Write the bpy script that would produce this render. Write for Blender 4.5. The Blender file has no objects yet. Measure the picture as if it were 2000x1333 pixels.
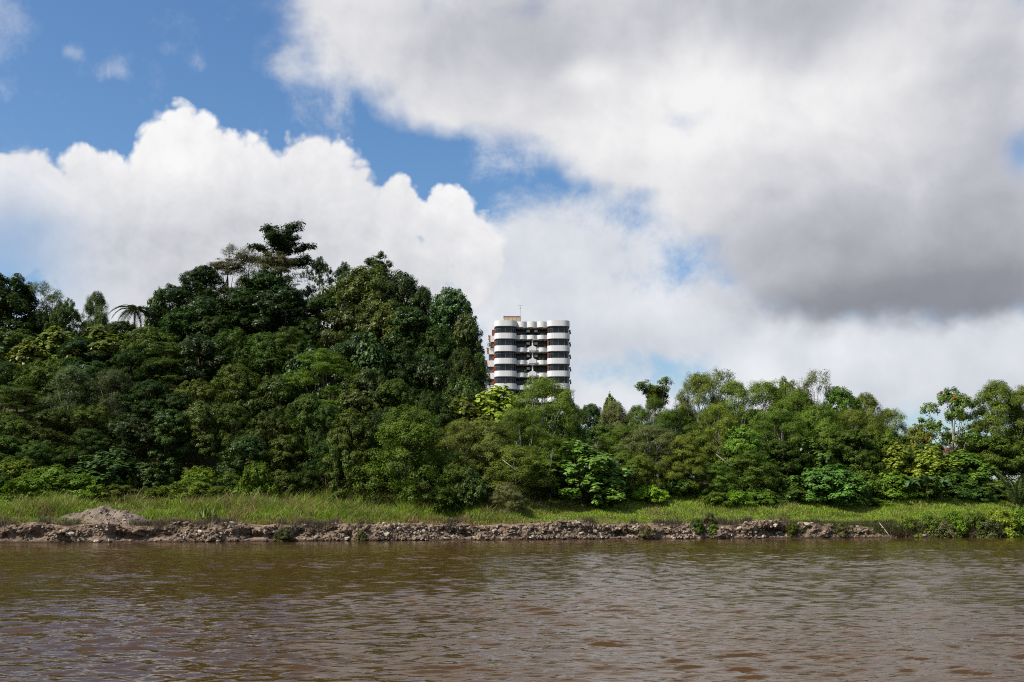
import bpy, math
import numpy as np
from mathutils import Vector, Matrix

# ------------------------------------------------------------------ camera
W_, H_ = 2000.0, 1333.0
LENS = 40.0
F = LENS / 36.0 * W_
CAM_H = 2.5
HORIZON = 1000.0
PITCH = math.atan((HORIZON - H_ / 2) / F)
sc = bpy.context.scene
cam = bpy.data.objects.new('camera', bpy.data.cameras.new('camera'))
sc.collection.objects.link(cam)
cam.location = (0, 0, CAM_H)
cam.rotation_euler = (math.pi / 2 + PITCH, 0, 0)
cam.data.lens = LENS; cam.data.sensor_width = 36.0
cam.data.clip_start = 0.1; cam.data.clip_end = 20000
sc.camera = cam

def ray(px, py):
    cx = (px - W_ / 2) / F; cy = (H_ / 2 - py) / F
    cp, sp = math.cos(PITCH), math.sin(PITCH)
    return (cx, cp - cy * sp, sp + cy * cp)
def at(px, py, Y):
    d = ray(px, py); k = Y / d[1]
    return (d[0] * k, Y, CAM_H + d[2] * k)
def azel(px, py):
    d = ray(px, py)
    l = math.sqrt(sum(c * c for c in d))
    return math.atan2(d[0], d[1]), math.asin(d[2] / l)

# ------------------------------------------------------------------ light
SUN_EL = math.radians(51)
SUN_DIR = Vector((-0.88, -0.42, 0)).normalized() * math.cos(SUN_EL) + Vector((0, 0, math.sin(SUN_EL)))
sun = bpy.data.objects.new('sun', bpy.data.lights.new('sun', 'SUN'))
sc.collection.objects.link(sun)
sun.data.energy = 5.0; sun.data.angle = math.radians(0.6); sun.data.color = (1.0, 0.955, 0.88)
sun.rotation_euler = SUN_DIR.to_track_quat('Z', 'Y').to_euler()
sun.location = (-60, -40, 120)

sc.view_settings.view_transform = 'Standard'; sc.view_settings.look = 'None'
sc.view_settings.exposure = 0.4; sc.view_settings.gamma = 1.0
sc.view_settings.use_curve_mapping = False
sc.render.engine = 'CYCLES'
sc.cycles.use_denoising = False; sc.cycles.pixel_filter_type = 'BLACKMAN_HARRIS'; sc.cycles.filter_width = 1.1
sc.cycles.max_bounces = 5; sc.cycles.diffuse_bounces = 1; sc.cycles.glossy_bounces = 3
sc.cycles.transmission_bounces = 3; sc.cycles.transparent_max_bounces = 4
sc.cycles.caustics_reflective = False; sc.cycles.caustics_refractive = False

# ------------------------------------------------------------------ node helper
class NT:
    def __init__(s, tree): s.t = tree
    def new(s, typ, **kw):
        n = s.t.nodes.new(typ)
        for k, v in kw.items(): setattr(n, k, v)
        return n
    def put(s, sock, v):
        if hasattr(v, 'links') or isinstance(v, bpy.types.NodeSocket): s.t.links.new(v, sock)
        elif v is not None: sock.default_value = v
    def m(s, op, a, b=None, c=None, clamp=False):
        n = s.new('ShaderNodeMath', operation=op, use_clamp=clamp)
        for i, v in enumerate((a, b, c)):
            if v is not None: s.put(n.inputs[i], v)
        return n.outputs[0]
    def v(s, op, a, b=None, c=None):
        n = s.new('ShaderNodeVectorMath', operation=op)
        for i, x in enumerate((a, b, c)):
            if x is not None: s.put(n.inputs[i], x)
        return n.outputs['Value'] if op in ('LENGTH', 'DOT_PRODUCT', 'DISTANCE') else n.outputs[0]
    def ss(s, x, a, b, lo=0.0, hi=1.0):
        n = s.new('ShaderNodeMapRange', interpolation_type='SMOOTHSTEP')
        for i, q in enumerate((x, a, b, lo, hi)): s.put(n.inputs[i], q)
        return n.outputs[0]
    def noise(s, vec, scale, detail=4, rough=0.55, lac=2.0, dist=0.0, col=False, dim='3D'):
        n = s.new('ShaderNodeTexNoise', noise_dimensions=dim)
        s.put(n.inputs['Vector'], vec); n.inputs['Scale'].default_value = scale
        n.inputs['Detail'].default_value = detail; n.inputs['Roughness'].default_value = rough
        n.inputs['Lacunarity'].default_value = lac; n.inputs['Distortion'].default_value = dist
        return n.outputs['Color' if col else 'Fac']
    def voro(s, vec, scale, detail=3, rough=0.5, feature='F1'):
        n = s.new('ShaderNodeTexVoronoi', feature=feature, voronoi_dimensions='2D')
        s.put(n.inputs['Vector'], vec); n.inputs['Scale'].default_value = scale
        n.inputs['Detail'].default_value = detail; n.inputs['Roughness'].default_value = rough
        if feature == 'SMOOTH_F1': n.inputs['Smoothness'].default_value = 0.35
        return n.outputs['Distance']
    def mix(s, f, a, b, blend='MIX'):
        n = s.new('ShaderNodeMix', data_type='RGBA', blend_type=blend)
        s.put(n.inputs[0], f); s.put(n.inputs[6], col4(a)); s.put(n.inputs[7], col4(b))
        return n.outputs[2]
    def link(s, a, b): s.t.links.new(a, b)
def col4(c):
    return (c[0], c[1], c[2], 1.0) if isinstance(c, (tuple, list)) and len(c) == 3 else c

# ------------------------------------------------------------------ sky and clouds
world = bpy.data.worlds.new('World'); sc.world = world; world.use_nodes = True
world.cycles.sampling_method = 'NONE'
wt = NT(world.node_tree); world.node_tree.nodes.clear()
tc = wt.new('ShaderNodeTexCoord')
D = tc.outputs['Generated']
sx = wt.new('ShaderNodeSeparateXYZ'); wt.link(D, sx.inputs[0])
AZ = wt.m('ARCTAN2', sx.outputs[0], sx.outputs[1]); EL = wt.m('ARCSINE', sx.outputs[2])
cmb = wt.new('ShaderNodeCombineXYZ'); wt.link(AZ, cmb.inputs[0]); wt.link(EL, cmb.inputs[1])
P = cmb.outputs[0]
sky = wt.new('ShaderNodeTexSky', sky_type='NISHITA')
sky.sun_disc = False; sky.sun_elevation = SUN_EL
sky.sun_rotation = math.atan2(SUN_DIR.x, SUN_DIR.y)
sky.altitude = 0; sky.air_density = 1.0; sky.dust_density = 1.3; sky.ozone_density = 3.0
bg_sky = wt.new('ShaderNodeBackground'); hsv = wt.new('ShaderNodeHueSaturation'); hsv.inputs['Saturation'].default_value = 1.2; wt.link(sky.outputs[0], hsv.inputs['Color']); wt.link(hsv.outputs[0], bg_sky.inputs[0]); bg_sky.inputs[1].default_value = 0.108

def ellipses(vec, lst, k=0.25):
    out = None
    for (px, py, rx, ry) in lst:
        a, e = azel(px, py)
        ir = (F / rx, F / ry, 0.0)
        d = wt.v('LENGTH', wt.v('MULTIPLY_ADD', vec, ir, (-a * ir[0], -e * ir[1], 0.0)))
        out = d if out is None else wt.m('SMOOTH_MIN', out, d, k)
    return out
def gauss(vec, lst, base):
    out = base
    for (px, py, rx, ry, w) in lst:
        a, e = azel(px, py)
        ir = (F / rx, F / ry, 0.0)
        q = wt.v('MULTIPLY_ADD', vec, ir, (-a * ir[0], -e * ir[1], 0.0))
        g = wt.m('POWER', 2.718, wt.m('MULTIPLY', wt.v('DOT_PRODUCT', q, q), -1.0))
        out = wt.m('MULTIPLY_ADD', g, w, out)
    return out
# ---- cumulus bank over the wooded hill
CUM = [(35, 400, 120, 105), (205, 395, 120, 115), (345, 380, 118, 158), (470, 420, 115, 165), (612, 380, 92, 138),
       (680, 430, 70, 120), (775, 430, 70, 90), (880, 440, 70, 90), (930, 500, 60, 100), (500, 560, 480, 190), (130, 470, 220, 110)]
warp = wt.v('SUBTRACT', wt.noise(P, 7.0, 4, 0.55, col=True, dim='2D'), (0.5, 0.5, 0.5))
def cum_field(off):
    p = wt.v('ADD', P, off)
    pw = wt.v('MULTIPLY_ADD', warp, (0.035, 0.035, 0), p)
    d = ellipses(pw, CUM, 0.18)
    b1 = wt.voro(pw, 17.0, 0, 0.5)
    b2 = wt.voro(pw, 42.0, 2.0, 0.6)
    n3 = wt.noise(p, 60.0, 4, 0.6, dim='2D')
    bil = wt.m('ADD', wt.m('MULTIPLY', wt.m('SUBTRACT', 0.45, b1), 0.26), wt.m('MULTIPLY', wt.m('SUBTRACT', 0.42, b2), 0.17))
    bil = wt.m('MULTIPLY_ADD', wt.m('SUBTRACT', n3, 0.5), 0.12, bil)
    return wt.m('ADD', wt.m('SUBTRACT', 1.0, d), bil), bil
fA, bA = cum_field((0.0, 0.0, 0.0))
_, bA2 = cum_field((-0.009, 0.012, 0.0))
maskA = wt.ss(fA, -0.04, 0.12)
fade = gauss(P, [(-20, 540, 140, 110, 0.85), (40, 350, 60, 50, 0.12), (60, 440, 90, 30, 0.2)], 0.0)
maskA = wt.m('MULTIPLY', maskA, wt.m('SUBTRACT', 1.0, fade, clamp=True))
soft = wt.noise(P, 9.0, 5, 0.5, dim='2D')
relief = wt.m('SUBTRACT', bA, bA2)
litA = wt.m('MULTIPLY_ADD', relief, 0.6, gauss(P, [(300, 480, 330, 90, -0.24), (560, 430, 160, 70, -0.10), (450, 440, 60, 25, -0.14), (760, 560, 350, 110, -0.18),
            (100, 500, 160, 100, -0.10), (340, 260, 160, 80, 0.14), (620, 280, 110, 80, 0.16), (860, 400, 110, 90, 0.16), (450, 560, 600, 110, -0.14)], 0.76))
litA = wt.m('MULTIPLY_ADD', wt.m('SUBTRACT', soft, 0.5), 0.55, litA, clamp=True)
colA = wt.mix(litA, (0.44, 0.46, 0.52), (0.95, 0.945, 0.95))
# ---- big grey-bellied cloud deck to the right
DECK = [(712, 30, 190, 135), (900, 110, 240, 130), (1110, 180, 200, 140), (1220, 270, 190, 105), (1450, 330, 260, 170), (1350, 60, 600, 200),
        (1720, 380, 330, 260), (1620, 540, 270, 110), (1860, 560, 320, 105), (1300, -220, 900, 280), (1850, 150, 300, 200), (2060, 430, 160, 170)]
warp2 = wt.v('SUBTRACT', wt.noise(P, 6.0, 5, 0.55, col=True, dim='2D'), (0.5, 0.5, 0.5))
fB = wt.m('SUBTRACT', 1.0, ellipses(wt.v('MULTIPLY_ADD', warp2, (0.10, 0.09, 0), P), DECK, 0.25))
warp3 = wt.v('SUBTRACT', wt.noise(P, 5.0, 2, 0.5, col=True, dim='2D'), (0.5, 0.5, 0.5))
dB = wt.v('MULTIPLY_ADD', warp3, (0.06, 0.06, 0.06), D)
pB = wt.v('MULTIPLY_ADD', warp3, (0.055, 0.055, 0.0), P)
def puff(off):
    q = wt.v('ADD', pB, off); q3 = wt.v('ADD', dB, (off[0], 0.0, off[1]))
    return wt.m('MULTIPLY_ADD', wt.m('SUBTRACT', wt.noise(q3, 11.0, 8, 0.60), 0.5), 0.80, wt.m('MULTIPLY', wt.m('SUBTRACT', 0.42, wt.voro(q, 14.0, 1, 0.5)), 0.16))
pf = puff((0, 0, 0)); pf2 = puff((-0.012, 0.014, 0.0))
fB = wt.m('ADD', fB, pf)
maskB = wt.ss(fB, -0.22, 0.30)
hole = gauss(P, [(1995, 300, 25, 35, 0.7)], 0.0)
maskB = wt.m('MULTIPLY', maskB, wt.m('SUBTRACT', 1.0, hole, clamp=True))
nB = wt.noise(dB, 6.5, 6, 0.55)
toneB = gauss(P, [(960, 90, 260, 110, -0.20), (1150, 60, 160, 90, -0.10), (1480, -20, 170, 90, -0.26), (1560, 95, 110, 60, -0.13), (1650, 10, 120, 70, -0.12),
                  (1480, 200, 230, 110, 0.12), (1150, 270, 170, 70, 0.05), (1150, 150, 60, 25, 0.12), (1750, 130, 160, 120, 0.05), (1940, 250, 130, 260, -0.16),
                  (1600, 430, 220, 120, -0.10), (1760, 480, 280, 120, -0.22), (1800, 610, 300, 75, -0.38), (1960, 560, 160, 120, -0.18), (1560, 610, 150, 60, -0.16), (1420, 500, 120, 100, -0.10)], 0.865)
toneB = wt.m('MULTIPLY_ADD', wt.m('SUBTRACT', nB, 0.5), 0.34, toneB)
toneB = wt.m('MULTIPLY_ADD', wt.m('SUBTRACT', pf, pf2), 0.36, toneB, clamp=True)
rmp = wt.new('ShaderNodeValToRGB'); wt.link(toneB, rmp.inputs[0])
el = rmp.color_ramp.elements
el[0].position = 0.05; el[0].color = (0.185, 0.195, 0.225, 1)
el[1].position = 0.97; el[1].color = (0.90, 0.895, 0.90, 1)
e = el.new(0.38); e.color = (0.295, 0.305, 0.345, 1)
e = el.new(0.68); e.color = (0.54, 0.55, 0.60, 1)
# ---- thin veils, small puffs and the low clouds near the horizon
VEIL = [(1180, 640, 200, 90, 0.90), (1200, 480, 210, 70, 0.85), (1080, 400, 120, 40, 0.35), (1020, 560, 140, 150, 0.95), (1330, 640, 90, 60, 0.4), (1000, 300, 110, 60, 0.5), (930, 260, 90, 50, 0.35), (680, 180, 90, 70, 0.40),
        (1720, 660, 300, 60, 0.75), (1780, 740, 300, 62, 1.15), (1490, 715, 70, 38, 0.95), (1600, 705, 130, 55, 0.9), (1960, 690, 90, 60, 0.8), (1200, 790, 170, 50, 0.7), (1480, 590, 130, 60, 0.65), (1450, 660, 120, 40, 0.35),
        (10, 40, 60, 75, 0.48), (222, 138, 36, 26, 0.55), (140, 103, 22, 15, 0.42), (398, 122, 26, 26, 0.33), (375, 60, 40, 30, 0.12), (490, 232, 35, 22, 0.42), (330, 100, 20, 16, 0.2),
        (560, 130, 40, 40, 0.5), (60, 330, 80, 40, 0.3), (840, 200, 60, 40, 0.3), (1400, 800, 500, 40, 0.35), (60, 640, 200, 60, 0.5)]
nV = wt.noise(dB, 14.0, 8, 0.66)
fV = wt.m('MULTIPLY_ADD', wt.m('SUBTRACT', nV, 0.5), 2.1, gauss(P, VEIL, -0.14))
maskV = wt.m('MULTIPLY', wt.ss(fV, 0.05, 0.80), gauss(P, [(230, 60, 330, 190, -0.45)], 0.93))
toneV = wt.m('MULTIPLY_ADD', wt.m('SUBTRACT', wt.noise(P, 17.0, 5, 0.55, dim='2D'), 0.5), 0.7,
             gauss(P, [(1200, 690, 120, 50, -0.25), (1230, 610, 60, 40, 0.15), (1470, 730, 60, 40, 0.2), (1900, 790, 200, 50, -0.2), (1750, 690, 300, 40, 0.05)], 0.70), clamp=True)
colV = wt.mix(toneV, (0.42, 0.45, 0.53), (0.88, 0.885, 0.905))
# ---- unseen broken cloud round the rest of the sky, thinned to lower the fill light
nG = wt.noise(D, 2.6, 6, 0.58)
absaz = wt.m('ABSOLUTE', AZ)
outside = wt.m('MAXIMUM', wt.ss(absaz, 0.46, 0.62), wt.ss(EL, 0.46, 0.62))
maskG = wt.m('MULTIPLY', wt.ss(nG, 0.50, 0.62), outside)
colG = wt.mix(wt.ss(wt.noise(D, 4.0, 4, 0.55), 0.3, 0.7), (0.36, 0.37, 0.41), (0.84, 0.84, 0.85))
def bgc(colr):
    b = wt.new('ShaderNodeBackground'); wt.link(colr, b.inputs[0]); b.inputs[1].default_value = 0.76
    return b.outputs[0]
def mixs(f, a, b):
    n = wt.new('ShaderNodeMixShader'); wt.link(f, n.inputs[0]); wt.link(a, n.inputs[1]); wt.link(b, n.inputs[2])
    return n.outputs[0]
s_ = mixs(maskG, bg_sky.outputs[0], bgc(colG))
s_ = mixs(maskV, s_, bgc(colV))
s_ = mixs(maskA, s_, bgc(colA))
s_ = mixs(maskB, s_, bgc(rmp.outputs[0]))
wo = wt.new('ShaderNodeOutputWorld'); wt.link(s_, wo.inputs[0])

# ------------------------------------------------------------------ helpers
COL = sc.collection
rng = np.random.default_rng(11)
def hash3(ix, iy, iz, seed):
    h = (ix.astype(np.int64) * 374761393 + iy.astype(np.int64) * 668265263 + iz.astype(np.int64) * 2147483647 + seed * 144665) & 0xFFFFFFFF
    h = ((h ^ (h >> 13)) * 1274126177) & 0xFFFFFFFF
    h = ((h ^ (h >> 16)) * 2246822519) & 0xFFFFFFFF
    return ((h ^ (h >> 15)) & 0xFFFFFF) / float(0xFFFFFF)
def vnoise(x, y, z=None, seed=0):
    x = np.asarray(x, float); y = np.asarray(y, float)
    z = np.zeros_like(x) if z is None else np.asarray(z, float)
    fx, fy, fz = np.floor(x), np.floor(y), np.floor(z)
    tx, ty, tz = x - fx, y - fy, z - fz
    tx, ty, tz = [t * t * (3 - 2 * t) for t in (tx, ty, tz)]
    ix, iy, iz = fx.astype(int), fy.astype(int), fz.astype(int)
    def L(a, b, t): return a + (b - a) * t
    c = [[[hash3(ix + i, iy + j, iz + k, seed) for k in (0, 1)] for j in (0, 1)] for i in (0, 1)]
    return L(L(L(c[0][0][0], c[1][0][0], tx), L(c[0][1][0], c[1][1][0], tx), ty),
             L(L(c[0][0][1], c[1][0][1], tx), L(c[0][1][1], c[1][1][1], tx), ty), tz)
def fbm(x, y, z=None, oct=4, seed=0, gain=0.5):
    s = 0; a = 1; tot = 0; f = 1.0
    for o in range(oct):
        s = s + a * vnoise(np.asarray(x) * f, np.asarray(y) * f, None if z is None else np.asarray(z) * f, seed + o * 17)
        tot += a; a *= gain; f *= 2.03
    return s / tot
def arr_mesh(name, V, quads=None, tris=None, smooth=False, mat=None):
    V = np.asarray(V, np.float32).reshape(-1, 3)
    q = np.zeros((0, 4), np.int32) if quads is None else np.asarray(quads, np.int32).reshape(-1, 4)
    t = np.zeros((0, 3), np.int32) if tris is None else np.asarray(tris, np.int32).reshape(-1, 3)
    me = bpy.data.meshes.new(name)
    me.vertices.add(len(V)); me.vertices.foreach_set('co', V.ravel())
    nl = q.size + t.size; npoly = len(q) + len(t)
    me.loops.add(nl); me.loops.foreach_set('vertex_index', np.concatenate([q.ravel(), t.ravel()]))
    me.polygons.add(npoly)
    ls = np.concatenate([np.arange(len(q)) * 4, q.size + np.arange(len(t)) * 3]).astype(np.int32)
    me.polygons.foreach_set('loop_start', ls)
    me.polygons.foreach_set('use_smooth', np.full(npoly, bool(smooth)))
    me.update(calc_edges=True)
    if mat: me.materials.append(mat)
    return me
def obj(name, me, parent=None, loc=(0, 0, 0), rot=(0, 0, 0), scale=(1, 1, 1)):
    o = bpy.data.objects.new(name, me); COL.objects.link(o)
    o.parent = parent; o.location = loc; o.rotation_euler = rot; o.scale = scale
    return o
def empty(name, loc=(0, 0, 0), rz=0.0):
    o = bpy.data.objects.new(name, None); COL.objects.link(o); o.location = loc; o.rotation_euler = (0, 0, rz)
    o.empty_display_size = 0.3
    return o
def tag(o, label=None, cat=None, group=None, kind=None):
    if label: o['label'] = label
    if cat: o['category'] = cat
    if group: o['group'] = group
    if kind: o['kind'] = kind
    return o
class MB:
    def __init__(s): s.V = []; s.Q = []; s.T = []; s.n = 0
    def add(s, V, Q=None, T=None):
        V = np.asarray(V, float).reshape(-1, 3)
        if Q is not None and len(Q): s.Q.append(np.asarray(Q, int).reshape(-1, 4) + s.n)
        if T is not None and len(T): s.T.append(np.asarray(T, int).reshape(-1, 3) + s.n)
        s.V.append(V); s.n += len(V)
    def box(s, x0, x1, y0, y1, z0, z1):
        V = [(x0, y0, z0), (x1, y0, z0), (x1, y1, z0), (x0, y1, z0), (x0, y0, z1), (x1, y0, z1), (x1, y1, z1), (x0, y1, z1)]
        s.add(V, [(0, 3, 2, 1), (4, 5, 6, 7), (0, 1, 5, 4), (1, 2, 6, 5), (2, 3, 7, 6), (3, 0, 4, 7)])
    def tube(s, pts, rad, n=6):
        pts = np.asarray(pts, float); rad = np.broadcast_to(np.asarray(rad, float), (len(pts),))
        tg = np.gradient(pts, axis=0); tg /= np.linalg.norm(tg, axis=1, keepdims=True) + 1e-9
        ref = np.array([0.31, 0.95, 0.07]) if abs(tg[0][2]) > 0.7 else np.array([0, 0, 1.0])
        u = np.cross(tg, ref); u /= np.linalg.norm(u, axis=1, keepdims=True) + 1e-9
        w = np.cross(tg, u)
        a = np.arange(n) * 2 * math.pi / n
        V = pts[:, None, :] + rad[:, None, None] * (np.cos(a)[None, :, None] * u[:, None, :] + np.sin(a)[None, :, None] * w[:, None, :])
        k = len(pts); i = np.arange(k - 1)[:, None] * n; j = np.arange(n)[None, :]; j2 = (j + 1) % n
        Q = np.stack([i + j, i + j2, i + n + j2, i + n + j], -1).reshape(-1, 4)
        T = [(0, b + 1, b) for b in range(1, n - 1)] + [((k - 1) * n, (k - 1) * n + b, (k - 1) * n + b + 1) for b in range(1, n - 1)]
        s.add(V.reshape(-1, 3), Q, T)
    def prism(s, outline, z0, z1):           # outline: list of (x,y), counter-clockwise
        n = len(outline); o = np.asarray(outline, float)
        V = np.concatenate([np.c_[o, np.full(n, z0)], np.c_[o, np.full(n, z1)], [[o[:, 0].mean(), o[:, 1].mean(), z0]], [[o[:, 0].mean(), o[:, 1].mean(), z1]]])
        Q = [(i, (i + 1) % n, n + (i + 1) % n, n + i) for i in range(n)]
        T = [((i + 1) % n, i, 2 * n) for i in range(n)] + [(n + i, n + (i + 1) % n, 2 * n + 1) for i in range(n)]
        s.add(V, Q, T)
    def strip(s, path, th, z0, z1):          # a wall along an open path in plan, offset inward by th
        p = np.asarray(path, float); tg = np.gradient(p, axis=0); tg /= np.linalg.norm(tg, axis=1, keepdims=True) + 1e-9
        nrm = np.c_[-tg[:, 1], tg[:, 0]]; q = p + nrm * th; n = len(p)
        V = np.concatenate([np.c_[p, np.full(n, z0)], np.c_[p, np.full(n, z1)], np.c_[q, np.full(n, z0)], np.c_[q, np.full(n, z1)]])
        Q = []
        for i in range(n - 1):
            Q += [(i, i + 1, n + i + 1, n + i), (2 * n + i + 1, 2 * n + i, 3 * n + i, 3 * n + i + 1), (n + i, n + i + 1, 3 * n + i + 1, 3 * n + i), (i + 1, i, 2 * n + i, 2 * n + i + 1)]
        Q += [(0, n, 3 * n, 2 * n), (n - 1, 3 * n - 1, 4 * n - 1, 2 * n - 1)]
        s.add(V, Q)
    def mesh(s, name, mat=None, smooth=False):
        return arr_mesh(name, np.concatenate(s.V), np.concatenate(s.Q) if s.Q else None, np.concatenate(s.T) if s.T else None, smooth, mat)

# ------------------------------------------------------------------ materials
def newmat(name):
    m = bpy.data.materials.new(name); m.use_nodes = True
    t = NT(m.node_tree); m.node_tree.nodes.clear()
    out = t.new('ShaderNodeOutputMaterial')
    return m, t, out
def pbsdf(t, out, rough=0.6, spec=0.3):
    b = t.new('ShaderNodeBsdfPrincipled'); b.inputs['Roughness'].default_value = rough
    b.inputs['Specular IOR Level'].default_value = spec
    t.link(b.outputs[0], out.inputs[0]); return b
def simple_mat(name, c, rough=0.6, spec=0.3, var=0.25, scale=3.0, bump=0.0, streak=False):
    m, t, out = newmat(name); b = pbsdf(t, out, rough, spec)
    g = t.new('ShaderNodeTexCoord').outputs['Object']
    vec = t.v('MULTIPLY', g, (1.0, 1.0, 0.12)) if streak else g
    n = t.noise(vec, scale, 5, 0.6)
    t.link(t.mix(t.ss(n, 0.25, 0.75), tuple(x * (1 - var) for x in c), tuple(min(1, x * (1 + var * 0.5)) for x in c)), b.inputs['Base Color'])
    if bump:
        bn = t.new('ShaderNodeBump'); bn.inputs['Strength'].default_value = bump; bn.inputs['Distance'].default_value = 0.05
        t.link(t.noise(g, scale * 5, 5, 0.6), bn.inputs['Height']); t.link(bn.outputs[0], b.inputs['Normal'])
    return m
def leaf_mat(name, rough=0.5, spec=0.28, trans=0.28, var=0.32):
    m, t, out = newmat(name)
    oi = t.new('ShaderNodeObjectInfo'); geo = t.new('ShaderNodeNewGeometry')
    ri = geo.outputs['Random Per Island']
    val = t.m('MULTIPLY_ADD', ri, var * 2, 1.0 - var)
    n = t.noise(t.new('ShaderNodeTexCoord').outputs['Object'], 0.55, 3, 0.6)
    val = t.m('MULTIPLY', val, t.m('MULTIPLY_ADD', t.ss(n, 0.3, 0.7), 0.5, 0.72))
    hs = t.new('ShaderNodeHueSaturation')
    t.link(t.m('MULTIPLY_ADD', t.m('FRACT', t.m('MULTIPLY', ri, 7.31)), 0.04, 0.482), hs.inputs['Hue'])
    t.link(val, hs.inputs['Value']); t.link(oi.outputs['Color'], hs.inputs['Color'])
    b = t.new('ShaderNodeBsdfPrincipled'); b.inputs['Roughness'].default_value = rough; b.inputs['Specular IOR Level'].default_value = spec
    t.link(hs.outputs[0], b.inputs['Base Color'])
    tr = t.new('ShaderNodeBsdfTranslucent'); t.link(t.mix(1.0, hs.outputs[0], (1.35, 1.5, 0.7), 'MULTIPLY'), tr.inputs[0])
    mx = t.new('ShaderNodeMixShader'); mx.inputs[0].default_value = trans
    t.link(b.outputs[0], mx.inputs[1]); t.link(tr.outputs[0], mx.inputs[2]); t.link(mx.outputs[0], out.inputs[0])
    return m
M = {}
M['leaf'] = leaf_mat('leaf_matt', 0.5, 0.10, 0.24); M['leaf_gloss'] = leaf_mat('leaf_glossy', 0.42, 0.20, 0.20)
M['bark'] = simple_mat('bark_brown', (0.10, 0.078, 0.058), 0.9, 0.1, 0.5, 4)
M['bark_pale'] = simple_mat('bark_pale', (0.29, 0.255, 0.20), 0.85, 0.15, 0.45, 3)
M['white'] = simple_mat('painted_concrete', (0.72, 0.705, 0.68), 0.7, 0.2, 0.10, 0.9, 0, True)
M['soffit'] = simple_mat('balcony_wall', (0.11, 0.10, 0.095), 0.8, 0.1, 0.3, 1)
M['orange'] = simple_mat('orange_brick', (0.36, 0.10, 0.045), 0.7, 0.2, 0.3, 2)
M['frame'] = simple_mat('bronze_frame', (0.13, 0.12, 0.11), 0.45, 0.5, 0.2, 2)
M['hut'] = simple_mat('beige_panel', (0.55, 0.38, 0.24), 0.7, 0.2, 0.2, 1.2)
M['metal'] = simple_mat('grey_metal', (0.30, 0.30, 0.31), 0.5, 0.5, 0.2, 2)
M['red_roof'] = simple_mat('red_roof', (0.17, 0.065, 0.055), 0.75, 0.2, 0.35, 1.5)
M['cream'] = simple_mat('cream_wall', (0.55, 0.48, 0.38), 0.8, 0.2, 0.2, 1)
M['stone'] = simple_mat('pale_stone', (0.40, 0.315, 0.225), 0.9, 0.12, 0.45, 1.3, 0.4)
M['drift'] = simple_mat('weathered_wood', (0.38, 0.31, 0.24), 0.9, 0.1, 0.4, 6)
M['plastic_red'] = simple_mat('red_plastic', (0.42, 0.04, 0.05), 0.5, 0.4, 0.2, 6)
M['blossom'] = simple_mat('orange_blossom', (0.36, 0.07, 0.02), 0.6, 0.2, 0.3, 5)
M['yellow'] = simple_mat('yellow_leaf', (0.50, 0.27, 0.03), 0.6, 0.2, 0.3, 5)
def glass_mat():
    m, t, out = newmat('tinted_glass'); b = pbsdf(t, out, 0.12, 0.25)
    ri = t.new('ShaderNodeObjectInfo').outputs['Random']
    t.link(t.mix(ri, (0.006, 0.007, 0.010), (0.025, 0.027, 0.034)), b.inputs['Base Color'])
    return m
M['glass'] = glass_mat()
# stones vary one from the next
def stone_mat():
    m, t, out = newmat('rubble_stone'); b = pbsdf(t, out, 0.9, 0.12)
    geo = t.new('ShaderNodeNewGeometry'); oi = t.new('ShaderNodeObjectInfo')
    r = t.m('FRACT', t.m('ADD', geo.outputs['Random Per Island'], oi.outputs['Random']))
    rp = t.new('ShaderNodeValToRGB'); t.link(r, rp.inputs[0]); e = rp.color_ramp.elements
    e[0].color = (0.097, 0.069, 0.049, 1); e[1].color = (0.487, 0.412, 0.311, 1)
    k = e.new(0.35); k.color = (0.168, 0.122, 0.084, 1); k = e.new(0.7); k.color = (0.302, 0.235, 0.164, 1)
    n = t.noise(geo.outputs['Position'], 9, 5, 0.65)
    t.link(t.mix(t.ss(n, 0.35, 0.7), rp.outputs[0], (0.17, 0.12, 0.085), 'MIX'), b.inputs['Base Color'])
    n2 = t.m('MULTIPLY', t.ss(n, 0.45, 0.75), 0.5)
    t.link(t.mix(n2, rp.outputs[0], (0.16, 0.12, 0.085)), b.inputs['Base Color'])
    bn = t.new('ShaderNodeBump'); bn.inputs['Strength'].default_value = 0.5; bn.inputs['Distance'].default_value = 0.03
    t.link(t.noise(geo.outputs['Position'], 22, 4, 0.6), bn.inputs['Height']); t.link(bn.outputs[0], b.inputs['Normal'])
    return m
M['rubble'] = stone_mat()
def bank_mat():
    m, t, out = newmat('eroded_earth'); b = pbsdf(t, out, 0.95, 0.08)
    pos = t.new('ShaderNodeNewGeometry').outputs['Position']
    n = t.noise(pos, 1.4, 7, 0.62); n2 = t.noise(pos, 9, 5, 0.65)
    c = t.mix(t.ss(n, 0.3, 0.7), (0.088, 0.056, 0.036), (0.240, 0.176, 0.124))
    c = t.mix(t.ss(n2, 0.52, 0.7), c, (0.248, 0.196, 0.140))
    z = t.new('ShaderNodeSeparateXYZ'); t.link(pos, z.inputs[0])
    wet = t.ss(t.m('MULTIPLY_ADD', n2, 0.3, z.outputs[2]), 0.2, 0.42)
    c = t.mix(wet, (0.040, 0.027, 0.018), c)                         # soaked tide line
    t.link(c, b.inputs['Base Color'])
    bn = t.new('ShaderNodeBump'); bn.inputs['Strength'].default_value = 0.8; bn.inputs['Distance'].default_value = 0.08
    t.link(t.noise(pos, 7, 7, 0.7), bn.inputs['Height']); t.link(bn.outputs[0], b.inputs['Normal'])
    return m
M['bank'] = bank_mat()
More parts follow.
